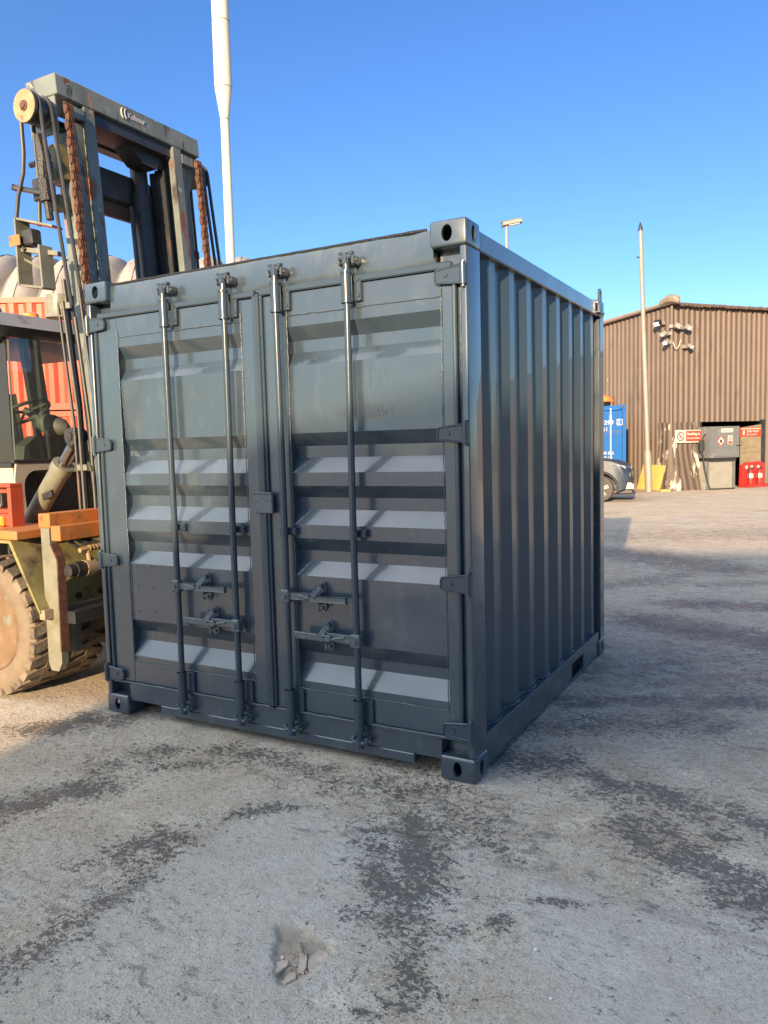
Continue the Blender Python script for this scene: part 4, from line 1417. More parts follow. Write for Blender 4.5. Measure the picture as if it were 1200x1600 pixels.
        sh = [(cx - .024, hz - .048)] + [(cx + .024 * math.cos(a), hz - .052 - .018 * math.sin(a) * 1) for a in [math.pi - math.pi * i / 6 for i in range(7)]]
        mb.prism([(cx - .025, hz + .055), (cx - .018, hz + .074), (cx, hz + .082), (cx + .018, hz + .074), (cx + .025, hz + .055), (cx + .025, hz - .055), (cx + .012, hz - .075), (cx - .012, hz - .075), (cx - .025, hz - .055)], 'y', .004, .014)
        mb.box(cx - .022, cx + .020, -.046, .006, hz + .02, hz + .03)
        mb.obox((cx + .008, -.03, hz + .06), (cx - .016, -.066, hz + .012), .032, .008, up=(0, 1, .3), bev=.002)
        mb.tube([(cx + .012, .004, hz - .025), (cx + .012, -.05, hz - .03), (cx + .012, -.05, hz - .05), (cx + .004, -.03, hz - .06)], .0075, 6)
        mb.rings((cx, .004, hz + .06), (0, -1, 0), [(0, .015), (.022, .013)], 10)
        mb.rings((cx, .004, hz - .056), (0, -1, 0), [(0, .011), (.010, .009)], 10)
        mb.build('handle_catch', 'handle_grey', d)
    return d
rd = make_door('right hand door, half in shade', -1.148, -.066, -.994, -.130, -.015, dent_right,
               [(-1.022, .832, 1, .375), (-.604, .635, -1, .355)], 'x')
ld = make_door('left hand door with a diagonal dent near the top', -2.372, -1.172, -2.204, -1.282, -CW + .018, dent_left,
               [(-1.782, .835, 1, .365), (-1.36, .645, -1, .36)], 'x')
mb = MB(); mb.box(-.066, -.037, .024, .07, .21, 2.372); mb.build('edge_gasket', 'slate', rd)
# astragal strip between the doors with the blanked lock box
mb = MB()
mb.box(-1.200, -1.135, -.006, .011, .215, 2.38, .004)
mb.tube([(-1.158, -.008, .22), (-1.158, -.008, 2.385)], .0115, 10)
mb.build('astragal_strip', 'slate_rod', cn)
mb = MB()
mb.box(-1.216, -1.100, -.026, -.002, 1.256, 1.362, .005)
mb.tube([(-1.216, -.026, 1.364), (-1.1, -.026, 1.362)], .006, 6)
mb.build('lock_plate', 'handle_grey', cn)
# old numbers showing through the new paint, old sticker outline
text('painted_over_number', 'TRLU', .155, (-.885, FY + .0015, 1.855), (1, 0, 0), (0, 0, 1), 'slate', rd, .0022, .55)
text('painted_over_number', '134701', .135, (-.54, FY + .0015, 1.875), (1, 0, 0), (0, 0, 1), 'slate', rd, .0022, .62)
text('painted_over_code', '2210', .09, (-.50, FY + .0015, 1.745), (1, 0, 0), (0, 0, 1), 'slate', rd, .002, .6)
mb = MB(); mb.box(-.122, -.070, .0085, .011, 1.872, 1.975); mb.build('painted_over_sticker', 'slate', rd)
mb = MB()
for (x, z) in ((-2.14, .80), (-2.02, .80), (-2.14, .65), (-2.02, .655), (-2.15, .92), (-2.03, .925), (-2.195, .64)):
    mb.rings((x, FY - .001, z), (0, -1, 0), [(0, .006), (.003, .004)], 8)
weld_line(mb, (-2.15, FY - .002, .92), (-2.03, FY - .002, .925), .002, 12)
mb.build('rivet_marks', 'weld', ld)
# lifting lug at the far top corner
mb = MB()
pr = [(2.36, 2.50), (2.36, 2.61)] + [(2.395 + .035 * math.cos(a), 2.625 + .035 * math.sin(a)) for a in [math.pi - math.pi * i / 8 for i in range(9)]] + [(2.43, 2.50)]
mb.prism(pr, 'x', .004, .018)
mb.box(-.02, .03, 2.33, 2.47, 2.485, 2.50, .003)
lug = mb.build('lifting_lug', 'slate_rod', cn)
c = MB(); c.prism(oval(2.395, 2.622, .015, .02, 14), 'x', -.1, .1); cut(lug, c)
lug.data.materials.clear(); lug.data.materials.append(M['slate_rod'])

# ------------------------------------------------------------------ the forklift
fk = thing('forklift', 'old grey and orange heavy forklift with raised rusty chain mast beside the container', 'forklift', (-3.4, 1.12, 0))
TILT = .068
def mx(f, z): return -3.1 + (4.05 - z) * TILT + f
def mxf(f, y, z): return (mx(f, z), y, z)       # local (f, y, z) on the tilted mast
# -- mast
MT = lambda: MB(mxf)
YC = 1.115
def my(y): return 2 * YC - y
mast = MT()
mast.box(-.30, .0, .425, 1.805, 3.985, 4.125, .006)
mastb = mast.build('mast_crossbeam', 'mast', fk)
for s_ in (0, 1):
    g = (lambda y: y) if s_ == 0 else my
    def bx2(mb, f0, f1, y0, y1, z0, z1, bev=.004):
        a, b_ = sorted((g(y0), g(y1)))
        mb.box(f0, f1, a, b_, z0, z1, bev)
    mb = MT(); bx2(mb, -.30, -.03, .43, .447, 3.74, 3.985); mb.build('end_plate', 'mast', fk)
    mb = MT()
    bx2(mb, -.19, -.045, .655, .672, .25, 3.93)
    bx2(mb, -.06, .0, .645, .735, .25, 3.982)
    bx2(mb, -.19, -.16, .645, .735, .25, 3.982)
    mb.build('inner_upright', 'mast', fk)
    mb = MT()
    bx2(mb, -.085, -.03, .575, .642, .25, 3.86)
    bx2(mb, -.21, -.17, .56, .642, .25, 3.86)
    bx2(mb, -.21, -.03, .555, .573, .25, 3.80)
    mb.build('outer_upright', 'mast', fk)
    mb = MT(); bx2(mb, -.07, .004, .51, .643, 3.875, 3.95); mb.build('roller_block', 'mast', fk)
    # side plate, brackets behind the chain
    mb = MT(); bx2(mb, -.26, -.10, .47, .553, 3.47, 3.70); bx2(mb, -.24, -.12, .46, .553, 3.27, 3.36); mb.build('stay_plate', 'olive', fk)
    # leaf chain
    mb = MT()
    z = 3.93
    yc = g(.487)
    k = 0
    while z > 1.15:
        w = .0265 if k % 2 == 0 else .018
        for dy in ((-.024, -.010, .010, .024) if k % 2 == 0 else (-.017, .0, .017)):
            pr = oval(0, 0, .019, .040, 8)
            h0 = .028 + (.004 if k % 2 else 0)
            mb.prism([(h0 + a, z - .03 + b_) for a, b_ in pr], 'y', yc + dy - .0045, yc + dy + .0045)
        mb.tube([(.03, yc - .034, z), (.03, yc + .034, z)], .009, 6)
        z -= .056
        k += 1
    mb.build('chain', 'rust', fk)
    # hose pulley
    py0, py1 = (.245, .425) if s_ == 0 else (1.81, 1.90)
    mb = MT()
    c = (-.10, py0, 3.862)
    if s_ == 0:
        mb.rings(c, (0, 1, 0), [(0, .012), (0, .108), (.016, .108), (.018, .092), (.05, .088), (.055, .10), (.075, .10), (.08, .088), (.12, .088), (.13, .104), (.145, .104)], 28)
    else:
        mb.rings(c, (0, 1, 0), [(0, .085), (.03, .085), (.04, .1), (.05, .08), (.08, .1), (.09, .1)], 24)
    pul = mb.build('hose_pulley', 'hose', fk)
    if s_ == 0:
        mb = MT(); mb.rings((-.10, .2435, 3.862), (0, -1, 0), [(0, .105), (.004, .105)], 28); mb.build('pulley_disc', 'brass', pul)
        mb = MT(); mb.rings((-.10, .239, 3.862), (0, -1, 0), [(0, .036), (.006, .034), (.008, .024), (.016, .022)], 16); mb.build('pulley_bolt', 'rust', pul)
    # hoses down the front and behind
    for hy, hf in ((.285, .0), (.375, .004)):
        y = g(hy) if s_ == 0 else 1.83 + (hy - .285) * .6
        mb = MT()
        top_ = [(-.10 + .098 * math.cos(a), y, 3.862 + .098 * math.sin(a)) for a in [math.pi - math.pi * i / 10 for i in range(11)]]
        down = [(hf, y + .01, 3.6), (hf + .0, y + .06, 2.9), (hf + .012, y + .10, 2.2), (hf, y + .12, 1.2)]
        back = [(-.215, y, 1.7), (-.20, y, 2.9)] if s_ else ([(-.24, y, 3.14), (-.205, y, 3.4), (-.20, y, 3.7)] if hy > .3 else [(-.30, y, 2.97), (-.345, y, 3.05), (-.36, y, 3.17), (-.31, y, 3.33), (-.235, y, 3.47), (-.21, y, 3.6)])
        mb.tube(back + top_ + down, .0135, 8)
        mb.build('hydraulic_hose', 'hose', fk)
# more hose and pipe runs on the near side of the mast
for (f_, y, z0, z1, r_, m_) in ((.0, .30, 2.6, 1.15, .012, 'hose'), (-.02, .34, 2.75, 1.1, .014, 'hose'), (-.05, .30, 2.6, 1.0, .010, 'mast_dark'), (.03, .36, 2.5, 1.1, .012, 'hose'), (.05, .40, 2.7, 1.1, .011, 'mast_dark')):
    mb = MT(); mb.tube([(f_, y, z0), (f_ + .01, y + .02, (z0 + z1) / 2), (f_, y, z1)], r_, 8); mb.build('hydraulic_pipe', m_, fk)
for z in (2.57, 1.5):
    mb = MT()
    mb.box(-.05, .05, .305, .325, z - .02, z + .02, .003)
    mb.build('pipe_clamp', 'cylgrey', fk)
# clutter behind the near chain: hose fittings
mb = MT()
mb.tube([(-.14, .36, 3.72), (-.11, .36, 3.58), (-.13, .36, 3.42)], [.03, .05, .035], 8)
mb.tube([(-.20, .37, 3.55), (-.26, .37, 3.55)], .02, 8)
mb.tube([(-.13, .36, 3.42), (-.12, .36, 3.28)], .045, 10)
mb.tube([(-.12, .36, 3.28), (-.11, .36, 3.16)], .026, 8)
mb.box(-.25, -.13, .35, .40, 3.3, 3.45, .01)
mb.build('valve_block', 'greaseblack', fk)
mb = MT(); mb.box(-.25, -.1, .41, .425, 3.32, 3.56, .004); mb.build('valve_plate', 'mast', fk)
mb = MT(); mb.obox((-.36, .30, 3.40), (-.12, .34, 3.33), .035, .03, bev=.005); mb.build('hose_guide', 'mast_dark', fk)
# bracket frame with the work light box
mb = MT()
B = [(-.325, 3.175), (-.345, 2.745), (-.1, 2.70), (-.115, 3.115)]
mb.obox((-.335, .31, 3.185), (-.365, .31, 2.74), .11, .014, up=(1, 0, 0))
mb.obox((-.335, .31, 3.18), (-.05, .36, 3.10), .10, .014)
mb.obox((-.36, .31, 2.742), (-.14, .31, 2.70), .10, .014)
mb.obox((-.135, .31, 2.70), (-.13, .31, 2.98), .10, .016, up=(1, 0, 0))
mb.obox((-.345, .31, 2.985), (-.05, .36, 2.925), .05, .03)
mb.tube([(-.345, .31, 2.92), (-.15, .31, 2.82)], .008, 6)
mb.build('lamp_bracket', 'cylgrey', fk)
mb = MT(); mb.box(-.405, -.295, .248, .253, 3.0, 3.07); mb.build('orange_plate', 'orange', fk)
mb = MT(); mb.box(-.33, -.22, .28, .37, 3.0, 3.11, .012); mb.build('junction_box', 'darkplastic', fk)
mb = MB(); mb.rings((-3.10, .36, 2.655), (-.03, 0, -1), [(0, .09), (.13, .085), (.15, .098), (.152, .07)], 20); mb.build('work_lamp', 'cylgrey', fk)
# lift cylinder, crossheads, members between the uprights, shade put into their dark paint
mb = MT(); mb.tube([(-.30, 1.405, .4), (-.30, 1.405, 3.62)], .085, 18); mb.tube([(-.30, 1.405, 3.62), (-.30, 1.405, 3.97)], .066, 14); mb.build('lift_cylinder', 'mast_dark', fk)
mb = MT(); mb.tube([(-.27, 1.262, .4), (-.27, 1.262, 3.5)], .018, 8); mb.build('hydraulic_pipe', 'mast_dark', fk)
mb = MT(); mb.box(-.42, -.32, .66, 1.57, 3.52, 3.76, .02); mb.build('rear_crosshead', 'mast_dark', fk)
mb = MT(); mb.box(-.40, -.34, .70, 1.5, 3.41, 3.515, .01); mb.build('rear_crosshead', 'rust', fk)
mb = MT(); mb.box(-.27, -.03, .74, 1.49, 3.90, 3.984); mb.box(-.44, -.31, .62, 1.60, 3.90, 3.978, .02); mb.prism([(1.14, 3.90), (1.26, 3.80), (1.40, 3.79), (1.49, 3.9)], 'x', -.27, -.10); mb.build('crosshead_web', 'mast_dark', fk)  # dark boxes added to paint the shaded underside of the beam
mb = MT(); mb.box(-.24, -.20, 1.46, 1.52, .4, 3.8); mb.box(-.199, -.10, 1.475, 1.494, .4, 3.82); mb.build('inner_rail', 'mast_dark', fk)
mb = MT(); mb.box(-.2, -.05, .74, 1.49, .3, .5); mb.build('lower_crossbeam', 'mast_dark', fk)
for z in (2.4, 3.35):
    mb = MT(); mb.box(-.10, -.03, 1.65, 1.73, z - .2, z - .13, .01); mb.build('stay_bracket', 'mast_dark', fk)
# lettering on the crossbeam
def mt(y, z, f=.003): return Vector(mxf(f, y, z))
text('beam_lettering', 'Kalmar', .060, mt(1.045, 4.043), (0, 1, 0), Vector((-TILT, 0, 1)), 'lettering', fk, .001, 1., .0012)
for (yy, rr) in ((1.005, .033), (.975, .033)):
    mb = MB()
    pts_ = [mt(yy - rr * .55 * math.cos(a) + .03, 4.062 + rr * math.sin(a) * 1.1) for a in [R(-75 + 150 * i / 10) for i in range(11)]]
    mb.tube(pts_, .006, 5)
    mb.build('beam_emblem', 'lettering', fk)

# -- carriage and forks
mb = MB()
mb.box(-2.905, -2.80, -.065, 2.28, 1.135, 1.225, .004)
mb.box(-2.80, -2.715, -.06, 2.28, 1.055, 1.150, .004)
car = mb.build('carriage_beam', 'orange', fk)
mb = MB(); mb.rings((-2.72, .40, 1.17), (1, 0, 0), [(-.05, .09), (.05, .09), (.07, .05)], 16); mb.box(-2.76, -2.66, .36, .56, .86, 1.1, .01); mb.build('carriage_roller', 'orange', fk)
for y in (-.055, 2.23):
    mb = MB()
    mb.prism([(-2.90, 1.135), (-2.90, .27), (-2.88, .22), (-2.81, .22), (-2.775, .28), (-2.765, .93), (-2.82, 1.02), (-2.82, 1.135)], 'y', y, y + .05)
    mb.build('carriage_side_plate', 'cylgrey', fk)
    mb = MB(); mb.obox((-2.772, y + .025, .35), (-2.759, y + .025, .935), .06, .01, up=(1, 0, 0)); mb.obox((-2.759, y + .025, .935), (-2.815, y + .025, 1.035), .06, .01, up=(0, 0, 1)); mb.build('plate_edge', 'rust', fk)
mb = MB(); mb.box(-2.80, -2.70, .0, 2.22, .52, .60, .004); mb.build('carriage_beam', 'mast_dark', fk)
mb = MB(); mb.tube([(-2.70, .05, .865), (-2.70, 1.1, .865)], .046, 14); mb.tube([(-2.70, .09, .865), (-2.70, .17, .865)], .053, 14); mb.build('side_shift_cylinder', 'cylbrown', fk)
mb = MB(); mb.tube([(-2.70, -.03, .865), (-2.70, .06, .865)], .04, 12); mb.tube([(-2.70, .02, .865), (-2.70, .1, .865)], .05, 8); mb.build('cylinder_gland', 'greaseblack', fk)
mb = MB(); mb.tube([(-2.69, .06, .985), (-2.69, .34, 1.005)], .016, 8); mb.tube([(-2.69, .12, .985), (-2.69, .13, .90)], .014, 8)
for k in range(8):
    mb.tube([(-2.69, .13 + k * .026, .99), (-2.69, .14 + k * .026, .991)], .021, 8)
mb.build('hose_fitting', 'brass', fk)
mb = MB()
mb.tube([(-2.80, .05, 1.06), (-2.76, .12, .98), (-2.74, .2, .90), (-2.74, .26, .80)], .014, 7)
mb.tube([(-2.76, .1, 1.05), (-2.72, .2, .99), (-2.70, .32, 1.03), (-2.70, .42, 1.1)], .016, 7)
mb.tube([(-2.77, .12, 1.06), (-2.73, .25, 1.01), (-2.72, .34, 1.07)], .014, 7)
mb.build('hydraulic_hose', 'hose', fk)
for y in (.79, 1.77):
    mb = MB(); mb.box(-2.70, -2.645, y - .07, y + .07, .05, 1.2, .004); mb.box(-2.70, -1.5, y - .07, y + .07, .046, .10, .004); mb.build('fork', 'mast_dark', fk)

# -- tilt cylinders
for y in (.36, 1.87):
    a, b_, c = Vector((-3.56, y, 1.10)), Vector((-3.18, y, 1.51)), Vector((-3.045, y, 1.665))
    mb = MB(); mb.tube([a, b_], .068, 18); mb.tube([b_ - (b_ - a).normalized() * .04, b_ + (b_ - a).normalized() * .02], .076, 18); tc_ = mb.build('tilt_cylinder', 'cylgrey', fk)
    mb = MB(); mb.tube([b_, c], .04, 14); mb.build('piston_rod', 'chrome', tc_)
    mb = MB(); mb.rings((c.x + .02, y - .05, c.z + .045), (0, 1, 0), [(0, .06), (.1, .06)], 16); mb.tube([c - (c - a).normalized() * .02, c + (c - a).normalized() * .05], [.05, .06], 8); mb.rings((c.x + .02, y - .06, c.z + .045), (0, 1, 0), [(0, .025), (.02, .03)], 12); mb.build('rod_eye', 'greaseblack', tc_)
    mb = MB(); mb.obox((-3.30, y - .075, 1.30), (-3.2, y - .075, 1.33), .02, .045); mb.build('port', 'greaseblack', tc_)

# -- front wheels (twin tyres), fender, axle
WZ, WXc = .468, -3.375
def tyre(y0, y1, sgn, name, lab=None):
    mb = MB()
    w = y1 - y0
    mb.rings((WXc, y0, WZ), (0, 1, 0), [(.03, .27), (.0, .30), (-.008, .36), (.0, .415), (.022, .438), (w * .5, .446), (w - .022, .438), (w, .415), (w + .008, .36), (w, .30), (w - .03, .27)], 48, False)
    t = mb.build(name, ['sidewall', 'tyre'], fk, 40)
    for p in t.data.polygons:
        c = p.center + Vector((-3.4, 1.12, 0))
        r_ = math.hypot(c.x - WXc, c.z - WZ)
        p.material_index = 1 if r_ > .428 else 0
    # chunky lugs
    mb = MB()
    n = 26
    for k in range(n):
        for sd_ in (0, 1):
            a = 2 * math.pi * (k + .5 * sd_) / n
            ya, yb = (y0 - .004, y0 + w * .56) if sd_ == 0 else (y1 + .004, y1 - w * .56)
            hw = .043
            sk = .045
            def pt(an, y, r_): return (WXc + r_ * math.cos(an), y, WZ + r_ * math.sin(an))
            da = hw / .46
            v = []
            for (y, off, rr) in ((ya, 0, .440), (yb, sk / .46 * (1 if sd_ == 0 else 1), .446)):
                v += [pt(a - da + off, y, rr - .03), pt(a + da + off, y, rr - .03), pt(a + da * .8 + off, y, rr + .016), pt(a - da * .8 + off, y, rr + .016)]
            mb.poly(v, [(0, 1, 2, 3), (4, 7, 6, 5), (0, 4, 5, 1), (1, 5, 6, 2), (2, 6, 7, 3), (3, 7, 4, 0)])
    mb.build('tread_lugs', 'tyre', t)
    return t
for (y0, y1) in ((-.13, .13), (.185, .445), (1.80, 2.06), (2.11, 2.37)):
    sgn = -1 if y0 < 1 else 1
    t_ = tyre(y0, y1, sgn, 'tyre')
    mb = MB()
    yo, di = (y0 + .02, 1) if sgn < 0 else (y1 - .02, -1)
    mb.rings((WXc, yo, WZ), (0, di, 0), [(-.012, .262), (-.022, .278), (-.01, .292), (.012, .285), (.02, .255), (.045, .24), (.05, .13), (.03, .12), (.025, .065), (-.01, .06), (-.015, .03)], 40)
    rim = mb.build('rim', 'rim', t_, 30)
    mb = MB()
    for k in range(10):
        a = 2 * math.pi * k / 10 + .2
        mb.rings((WXc + .165 * math.cos(a), yo + di * .05, WZ + .165 * math.sin(a)), (0, -di, 0), [(0, .016), (.022, .016), (.03, .009)], 6)
    mb.build('wheel_nuts', 'brass', rim)
# fender over the tyre and the sloping front plate
mb = MB()
pr = [(-3.9, 1.03), (-3.62, 1.035), (-3.12, 1.035), (-2.865, .60), (-2.853, .61), (-3.10, 1.055), (-3.62, 1.055), (-3.9, 1.05)]
for (a, b_) in ((-.13, 2.37),):
    mb.prism(pr, 'y', a, b_)
mb.build('front_fender', 'olive', fk)
mb = MB()
mb.box(-3.95, -3.02, -.14, 2.38, 1.06, 1.115, .004)
mb.build('fender_top', 'orange', fk)
mb = MB(); mb.obox((-2.85, -.12, .592), (-2.85, 2.36, .592), .05, .06); mb.build('lower_lip', 'cylbrown', fk)
mb = MB()
for y in (.02, .16, .34, .62, 1.5, 2.0):
    mb.rings((-2.855, y, .665), (.85, 0, .5), [(0, .022), (.018, .022), (.02, .012), (.03, .012)], 8)
mb.build('fender_bolts', 'greaseblack', fk)
mb = MB(); mb.tube([(WXc, .15, WZ), (WXc, 2.1, WZ)], .12, 14); mb.box(-3.6, -3.05, .47, 1.76, .3, .68, .02); mb.build('axle', 'greaseblack', fk)
mb = MB(); mb.box(-2.95, -2.84, .1, .16, .30, .55, .004); mb.build('axle_bracket', 'cylgrey', fk)
# headlamp frame
mb = MB()
mb.box(-3.60, -3.34, .06, .16, 1.380, 1.405, .004)
mb.box(-3.375, -3.34, .06, .16, 1.10, 1.379, .004)
mb.box(-3.60, -3.376, .14, .16, 1.10, 1.379)
mb.build('headlamp_frame', 'redframe', fk)
mb = MB(); mb.box(-3.60, -3.43, .05, .135, 1.245, 1.34, .012); hl = mb.build('headlamp', 'darkplastic', fk)
mb = MB()
for k in range(4):
    for j in range(3):
        mb.rings((-3.575 + k * .04, .048, 1.265 + j * .028), (0, -1, 0), [(0, .016), (.006, .012)], 8)
mb.box(-3.594, -3.436, .0475, .0495, 1.25, 1.335)
mb.build('lamp_lens', 'lens', hl)
mb = MB(); mb.box(-3.60, -3.38, .06, .135, 1.115, 1.2, .01); mb.build('lamp_shelf', 'redframe', fk)
mb = MB(); mb.box(-3.465, -3.40, .035, .07, 1.12, 1.185, .008); mb.build('indicator_lamp', 'amber', fk)

# -- cab
CXF = -3.85            # windscreen plane
mb = MB()
mb.prism([(.47, 1.0), (.47, 1.42), (.49, 1.535), (1.75, 1.535), (1.77, 1.42), (1.77, 1.0)], 'x', CXF - .02, CXF)
cow = mb.build('front_cowl', 'cream', fk)
c = MB()
arch = [(.575, .9), (.545, 1.30)] + [(.655 + .11 * math.cos(a), 1.36 + .115 * math.sin(a)) for a in [math.pi - math.pi / 2 * i / 6 for i in range(7)]] + [(.85, 1.475), (.90, 1.45), (1.60, 1.45), (1.66, 1.4), (1.66, .9)]
c.prism(arch, 'x', CXF - .2, CXF + .2); cut(cow, c)
cow.data.materials.clear(); cow.data.materials.append(M['cream'])
mb = MB(); mb.box(-5.3, CXF - .021, .47, .50, .95, 1.50); mb.build('side_panel', 'cream', fk); mb = MB(); mb.box(-5.3, CXF - .021, 1.74, 1.77, .95, 1.50); mb.build('side_panel', 'cream', fk)
mb = MB(); mb.box(CXF - .2, CXF - .17, .51, 1.73, .8, 1.50); mb.build('dark_back_panel', 'greaseblack', fk)  # black panel added behind the cowl arch, painting the dark void
mb = MB(); mb.box(-5.28, CXF - .3, .51, 1.73, .6, 1.2); mb.build('cab_floor', 'mast_dark', fk)
mb = MB(); mb.box(CXF - .03, CXF + .012, .46, 1.78, 1.535, 1.56, .004); mb.box(-5.3, CXF - .03, .46, .49, 1.503, 1.535, .004); mb.build('sill_trim', 'mast_dark', fk)
mb = MB()
mb.prism([(-3.78, 2.535), (-3.80, 2.63), (-4.0, 2.665), (-5.3, 2.68), (-5.42, 2.6), (-5.42, 2.535)], 'y', .30, 1.92)
mb.build('cab_roof', 'roofgrey', fk)
mb = MB(); mb.prism([(-3.79, 2.533), (-5.40, 2.533), (-5.3, 2.48), (-3.95, 2.475)], 'y', .33, 1.89); mb.build('roof_lining', 'darkplastic', fk)
mb = MB()
mb.obox((CXF - .03, .50, 1.55), (CXF - .06, .53, 2.49), .012, .012)
mb.obox((CXF - .03, 1.74, 1.55), (CXF - .1, 1.70, 2.49), .05, .06)
mb.obox((-5.2, .53, 1.5), (-5.15, .56, 2.49), .06, .06)
mb.obox((-5.2, 1.70, 1.5), (-5.15, 1.68, 2.49), .06, .06)
mb.build('cab_pillar', 'darkplastic', fk)
# lifting guard bars inside the cab seen through the screen
mb = MB()
mb.obox((-4.35, 1.10, 1.5), (-4.35, .98, 2.49), .05, .05); mb.obox((-4.36, 1.21, 1.5), (-4.36, 1.10, 2.47), .06, .05)
mb.obox((-4.9, 1.05, 1.4), (-4.9, 1.0, 2.49), .05, .05); mb.tube([(-4.9, 1.0, 2.2), (-4.7, 1.05, 2.4)], .012, 6)
mb.build('guard_bar', 'mast_dark', fk)
mb = MB()
gp = [(CXF - .012, .495, 1.56), (CXF - .012, 1.745, 1.56), (CXF - .08, 1.72, 2.475), (CXF - .06, .52, 2.475)]
mb.poly(gp + [(a[0] - .006, a[1], a[2]) for a in gp], [(0, 1, 2, 3), (4, 7, 6, 5), (0, 4, 5, 1), (1, 5, 6, 2), (2, 6, 7, 3), (3, 7, 4, 0)])
mb.build('windscreen', 'glass', fk)
mb = MB()
gp = [(-5.2, .49, 1.54), (CXF - .035, .49, 1.54), (CXF - .075, .515, 2.475), (-5.16, .53, 2.475)]
mb.poly(gp + [(a[0], a[1] + .006, a[2]) for a in gp], [(0, 1, 2, 3), (4, 7, 6, 5), (0, 4, 5, 1), (1, 5, 6, 2), (2, 6, 7, 3), (3, 7, 4, 0)])
mb.build('side_window', 'glass', fk)
# dash, steering wheel, seat
mb = MB()
mb.prism([(.60, 1.53), (.62, 1.66), (.74, 1.74), (1.5, 1.74), (1.62, 1.66), (1.65, 1.53)], 'x', -4.05, -3.92)
mb.build('dashboard', 'dashgreen', fk)
mb = MB(); mb.rings((-3.97, .90, 1.83), (.55, .25, -.2), [(-.09, .06), (0, .085), (.10, .075), (.15, .04)], 14); mb.tube([(-4.0, .88, 1.85), (-4.12, .78, 1.95)], .03, 8); mb.build('steering_column', 'dashgreen', fk)
mb = MB()
cc, ax = Vector((-4.12, .79, 1.93)), Vector((-.45, -.1, .9)).normalized()
a_ = ax.orthogonal().normalized(); b2 = ax.cross(a_)
ringp = [cc + (a_ * math.cos(t) + b2 * math.sin(t)) * .19 for t in [2 * math.pi * k / 28 for k in range(29)]]
mb.tube(ringp, .015, 8)
for k in range(3):
    t = 2 * math.pi * k / 3
    mb.tube([cc, cc + (a_ * math.cos(t) + b2 * math.sin(t)) * .19], .012, 6)
mb.build('steering_wheel', 'darkplastic', fk)
mb = MB(); mb.box(-5.0, -4.5, .85, 1.4, 1.2, 1.45, .05, 2); mb.obox((-5.0, 1.12, 1.4), (-5.12, 1.12, 2.1), .5, .12, up=(1, 0, 0), bev=.04); mb.build('seat', 'darkplastic', fk)
mb = MB(); mb.rings((-4.28, 1.02, 2.672), (0, 0, 1), [(0, .07), (.03, .07), (.07, .06), (.085, .03)], 18); mb.build('beacon', 'amber', fk)
mb = MB(); mb.tube([(-3.80, .3, 2.68), (-3.9, .45, 2.70), (-4.1, .62, 2.69), (-4.3, .75, 2.69)], .014, 6); mb.build('roof_cable', 'hose', fk)
# -- body behind the cab, counterweight, rear wheels
mb = MB(); mb.box(-5.9, -3.6, .62, 1.62, .42, .98, .02); mb.build('chassis', 'greaseblack', fk)
mb = MB(); mb.box(-6.5, -5.32, .45, 1.79, .95, 1.65, .06, 2); mb.build('engine_hood', 'orange', fk)
mb = MB(); mb.prism([(-7.0, .45), (-7.1, .7), (-7.05, 1.5), (-6.9, 1.6), (-6.52, 1.6), (-6.2, .94), (-6.2, .45)], 'y', .15, 2.09); mb.build('counterweight', 'mast', fk)
for y0 in (.1, 1.86):
    mb = MB(); mb.rings((-5.75, y0, .42), (0, 1, 0), [(0, .1), (0, .36), (.03, .41), (.25, .41), (.28, .36), (.28, .1)], 32); mb.build('rear_tyre', 'tyre', fk)

# ------------------------------------------------------------------ pothole debris and grit
def scrap(name, pts, z, th, label, bend=0.):
    mb = MB()
    n = len(pts)
    cx = sum(p[0] for p in pts) / n; cy = sum(p[1] for p in pts) / n
    v = [(x, y, z + bend * (x - cx)) for x, y in pts] + [(cx + (x - cx) * .9, cy + (y - cy) * .94, z + th + bend * (x - cx)) for x, y in pts]
    mb.poly(v, [tuple(range(n - 1, -1, -1)), tuple(range(n, 2 * n))] + [(i, (i + 1) % n, n + (i + 1) % n, n + i) for i in range(n)])
    o_ = mb.build(name, 'scrap', None, 30)
    return tag(o_, label, 'scrap', 'flattened scraps in the pothole')
Z0 = -.018
def E2(cx, cy, a, b_, rot, n=14):
    return [(cx + a * math.cos(t) * math.cos(rot) - b_ * math.sin(t) * math.sin(rot), cy + a * math.cos(t) * math.sin(rot) + b_ * math.sin(t) * math.cos(rot)) for t in [2 * math.pi * k / n for k in range(n)]]

scrap('flattened_scrap', [(-.006, -1.308), (.024, -1.309), (.041, -1.32), (.059, -1.352), (.058, -1.385), (.043, -1.41), (.022, -1.404), (.008, -1.394), (-.008, -1.37), (-.012, -1.347)], Z0 + .004, .006, 'rounded flat scrap at the right of the small pothole', .06)
scrap('flattened_scrap', [(-.049, -1.355), (-.034, -1.337), (-.008, -1.37), (.012, -1.404), (.02, -1.429), (-.003, -1.429), (-.029, -1.383)], Z0 + .006, .006, 'narrow upright strip in the middle of the small pothole')
scrap('flattened_scrap', [(-.09, -1.432), (-.08, -1.405), (-.06, -1.395), (-.047, -1.421), (-.044, -1.47), (-.07, -1.47)], Z0 + .003, .006, 'rounded flat scrap at the left end of the small pothole')
scrap('flattened_scrap', [(-.030, -1.442), (-.004, -1.435), (.012, -1.459), (-.004, -1.492), (-.018, -1.49)], Z0 + .004, .006, 'three cornered scrap at the near edge of the small pothole', .1)
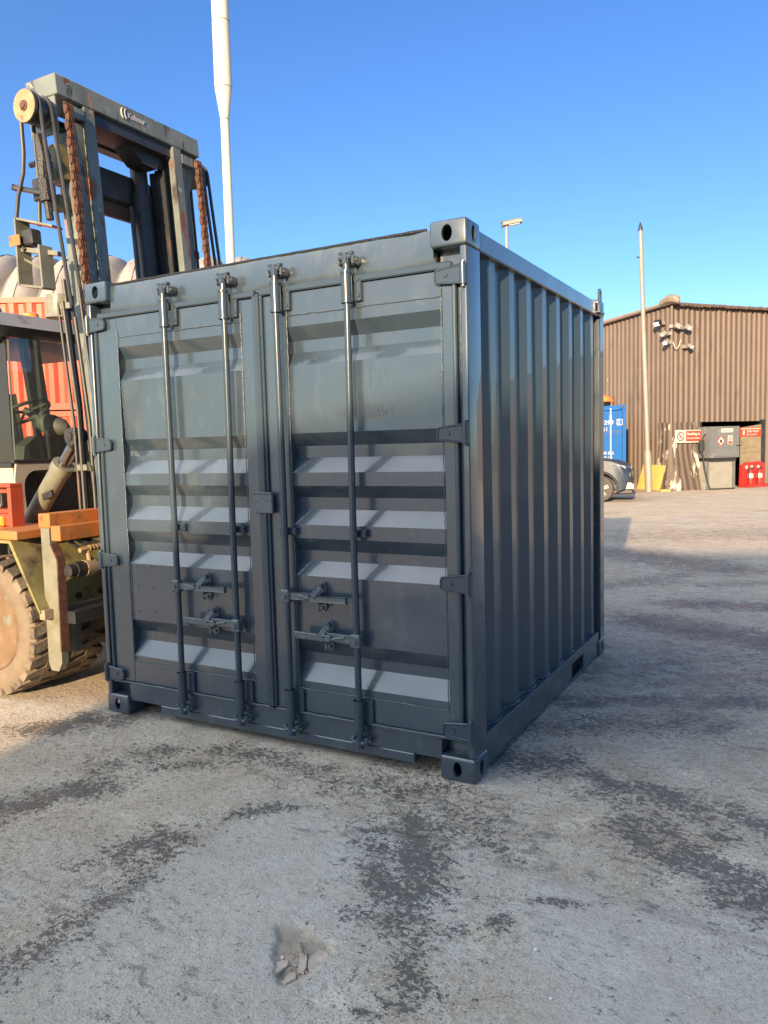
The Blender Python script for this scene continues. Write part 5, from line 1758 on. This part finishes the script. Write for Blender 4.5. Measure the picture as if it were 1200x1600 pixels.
for pts, r_, lab in (([(-.05, -1.485, Z0 + .012), (-.04, -1.455, Z0 + .02), (-.03, -1.425, Z0 + .02)], .0035, 'thin stick across the left scraps in the pothole'),
                     ([(-.072, -1.316, Z0 + .012), (-.05, -1.34, Z0 + .02), (-.032, -1.36, Z0 + .022)], .004, 'thin stick on top of the narrow strip in the pothole')):
    mb = MB(); mb.tube(pts, r_, 6); tag(mb.build('stick', 'wood'), lab, 'stick', 'sticks in the pothole')
random.seed(11)
def pebble(x, y, r_, z, label, group):
    mb = MB()
    t = bmesh.new()
    bmesh.ops.create_icosphere(t, subdivisions=1, radius=1)
    for vv in t.verts:
        k = r_ * random.uniform(.7, 1.15)
        vv.co = Vector((x + vv.co.x * k, y + vv.co.y * k * .8, z + r_ * .45 + vv.co.z * k * .65))
    mb._merge(t)
    o_ = mb.build('pebble', 'stone', None, 20)
    return tag(o_, label, 'pebble', group)
pebble(-.085, -1.397, .007, Z0 + .006, 'pale pebble in the pothole beside the left scrap', 'loose pale pebbles')
LABS = ['pale pebble, the largest one lying on the concrete right of the pothole', 'pale pebble on the bare concrete'] 
for i, (x, y, r_) in enumerate([(.568, -1.259, .0), (.772, -1.032, .0), (.873, -1.181, .006), (.725, -1.208, .007), (.827, -.497, .005), (-.878, -1.294, .005), (-.401, -1.464, .004), (-.74, -.726, .007), (-.126, -1.038, .004), (-1.314, -1.069, .006), (.251, -.872, .004), (.62, -1.02, .010)]):
    if r_ > 0:
        pebble(x, y, r_, 0.0, LABS[0] if r_ > .009 else 'tiny pale pebble lying loose on the open concrete in front of the container', 'loose pale pebbles')

# loose grit round the pothole and over the near concrete (uncountable, one object)
random.seed(21)
mb = MB()
for i in range(520):
    if i < 130:
        a, d = random.uniform(0, 2 * math.pi), abs(random.gauss(0, .13))
        x, y = HOLE[0] + .02 + d * math.cos(a), HOLE[1] + d * math.sin(a) * .9
    else:
        x, y = random.uniform(-2.2, 1.3), random.uniform(-1.95, -.1)
        if x > -.2 and y > -.25: continue
    r_ = random.choice((.0012, .0016, .002, .0026, .0034)) * (1.25 if i < 130 else 1.)
    z = -.0012 - .015 * hole_at(x, y) + r_ * .5
    t = bmesh.new()
    bmesh.ops.create_icosphere(t, subdivisions=1, radius=1)
    for vv in t.verts:
        k = r_ * random.uniform(.7, 1.2)
        vv.co = Vector((x + vv.co.x * k, y + vv.co.y * k, z + vv.co.z * k * .7))
    mb._merge(t)
gr = mb.build('loose_grit', 'scrap', None, 20)
gr['kind'] = 'stuff'
gr['label'] = 'fine loose grit scattered on the concrete and round the pothole'
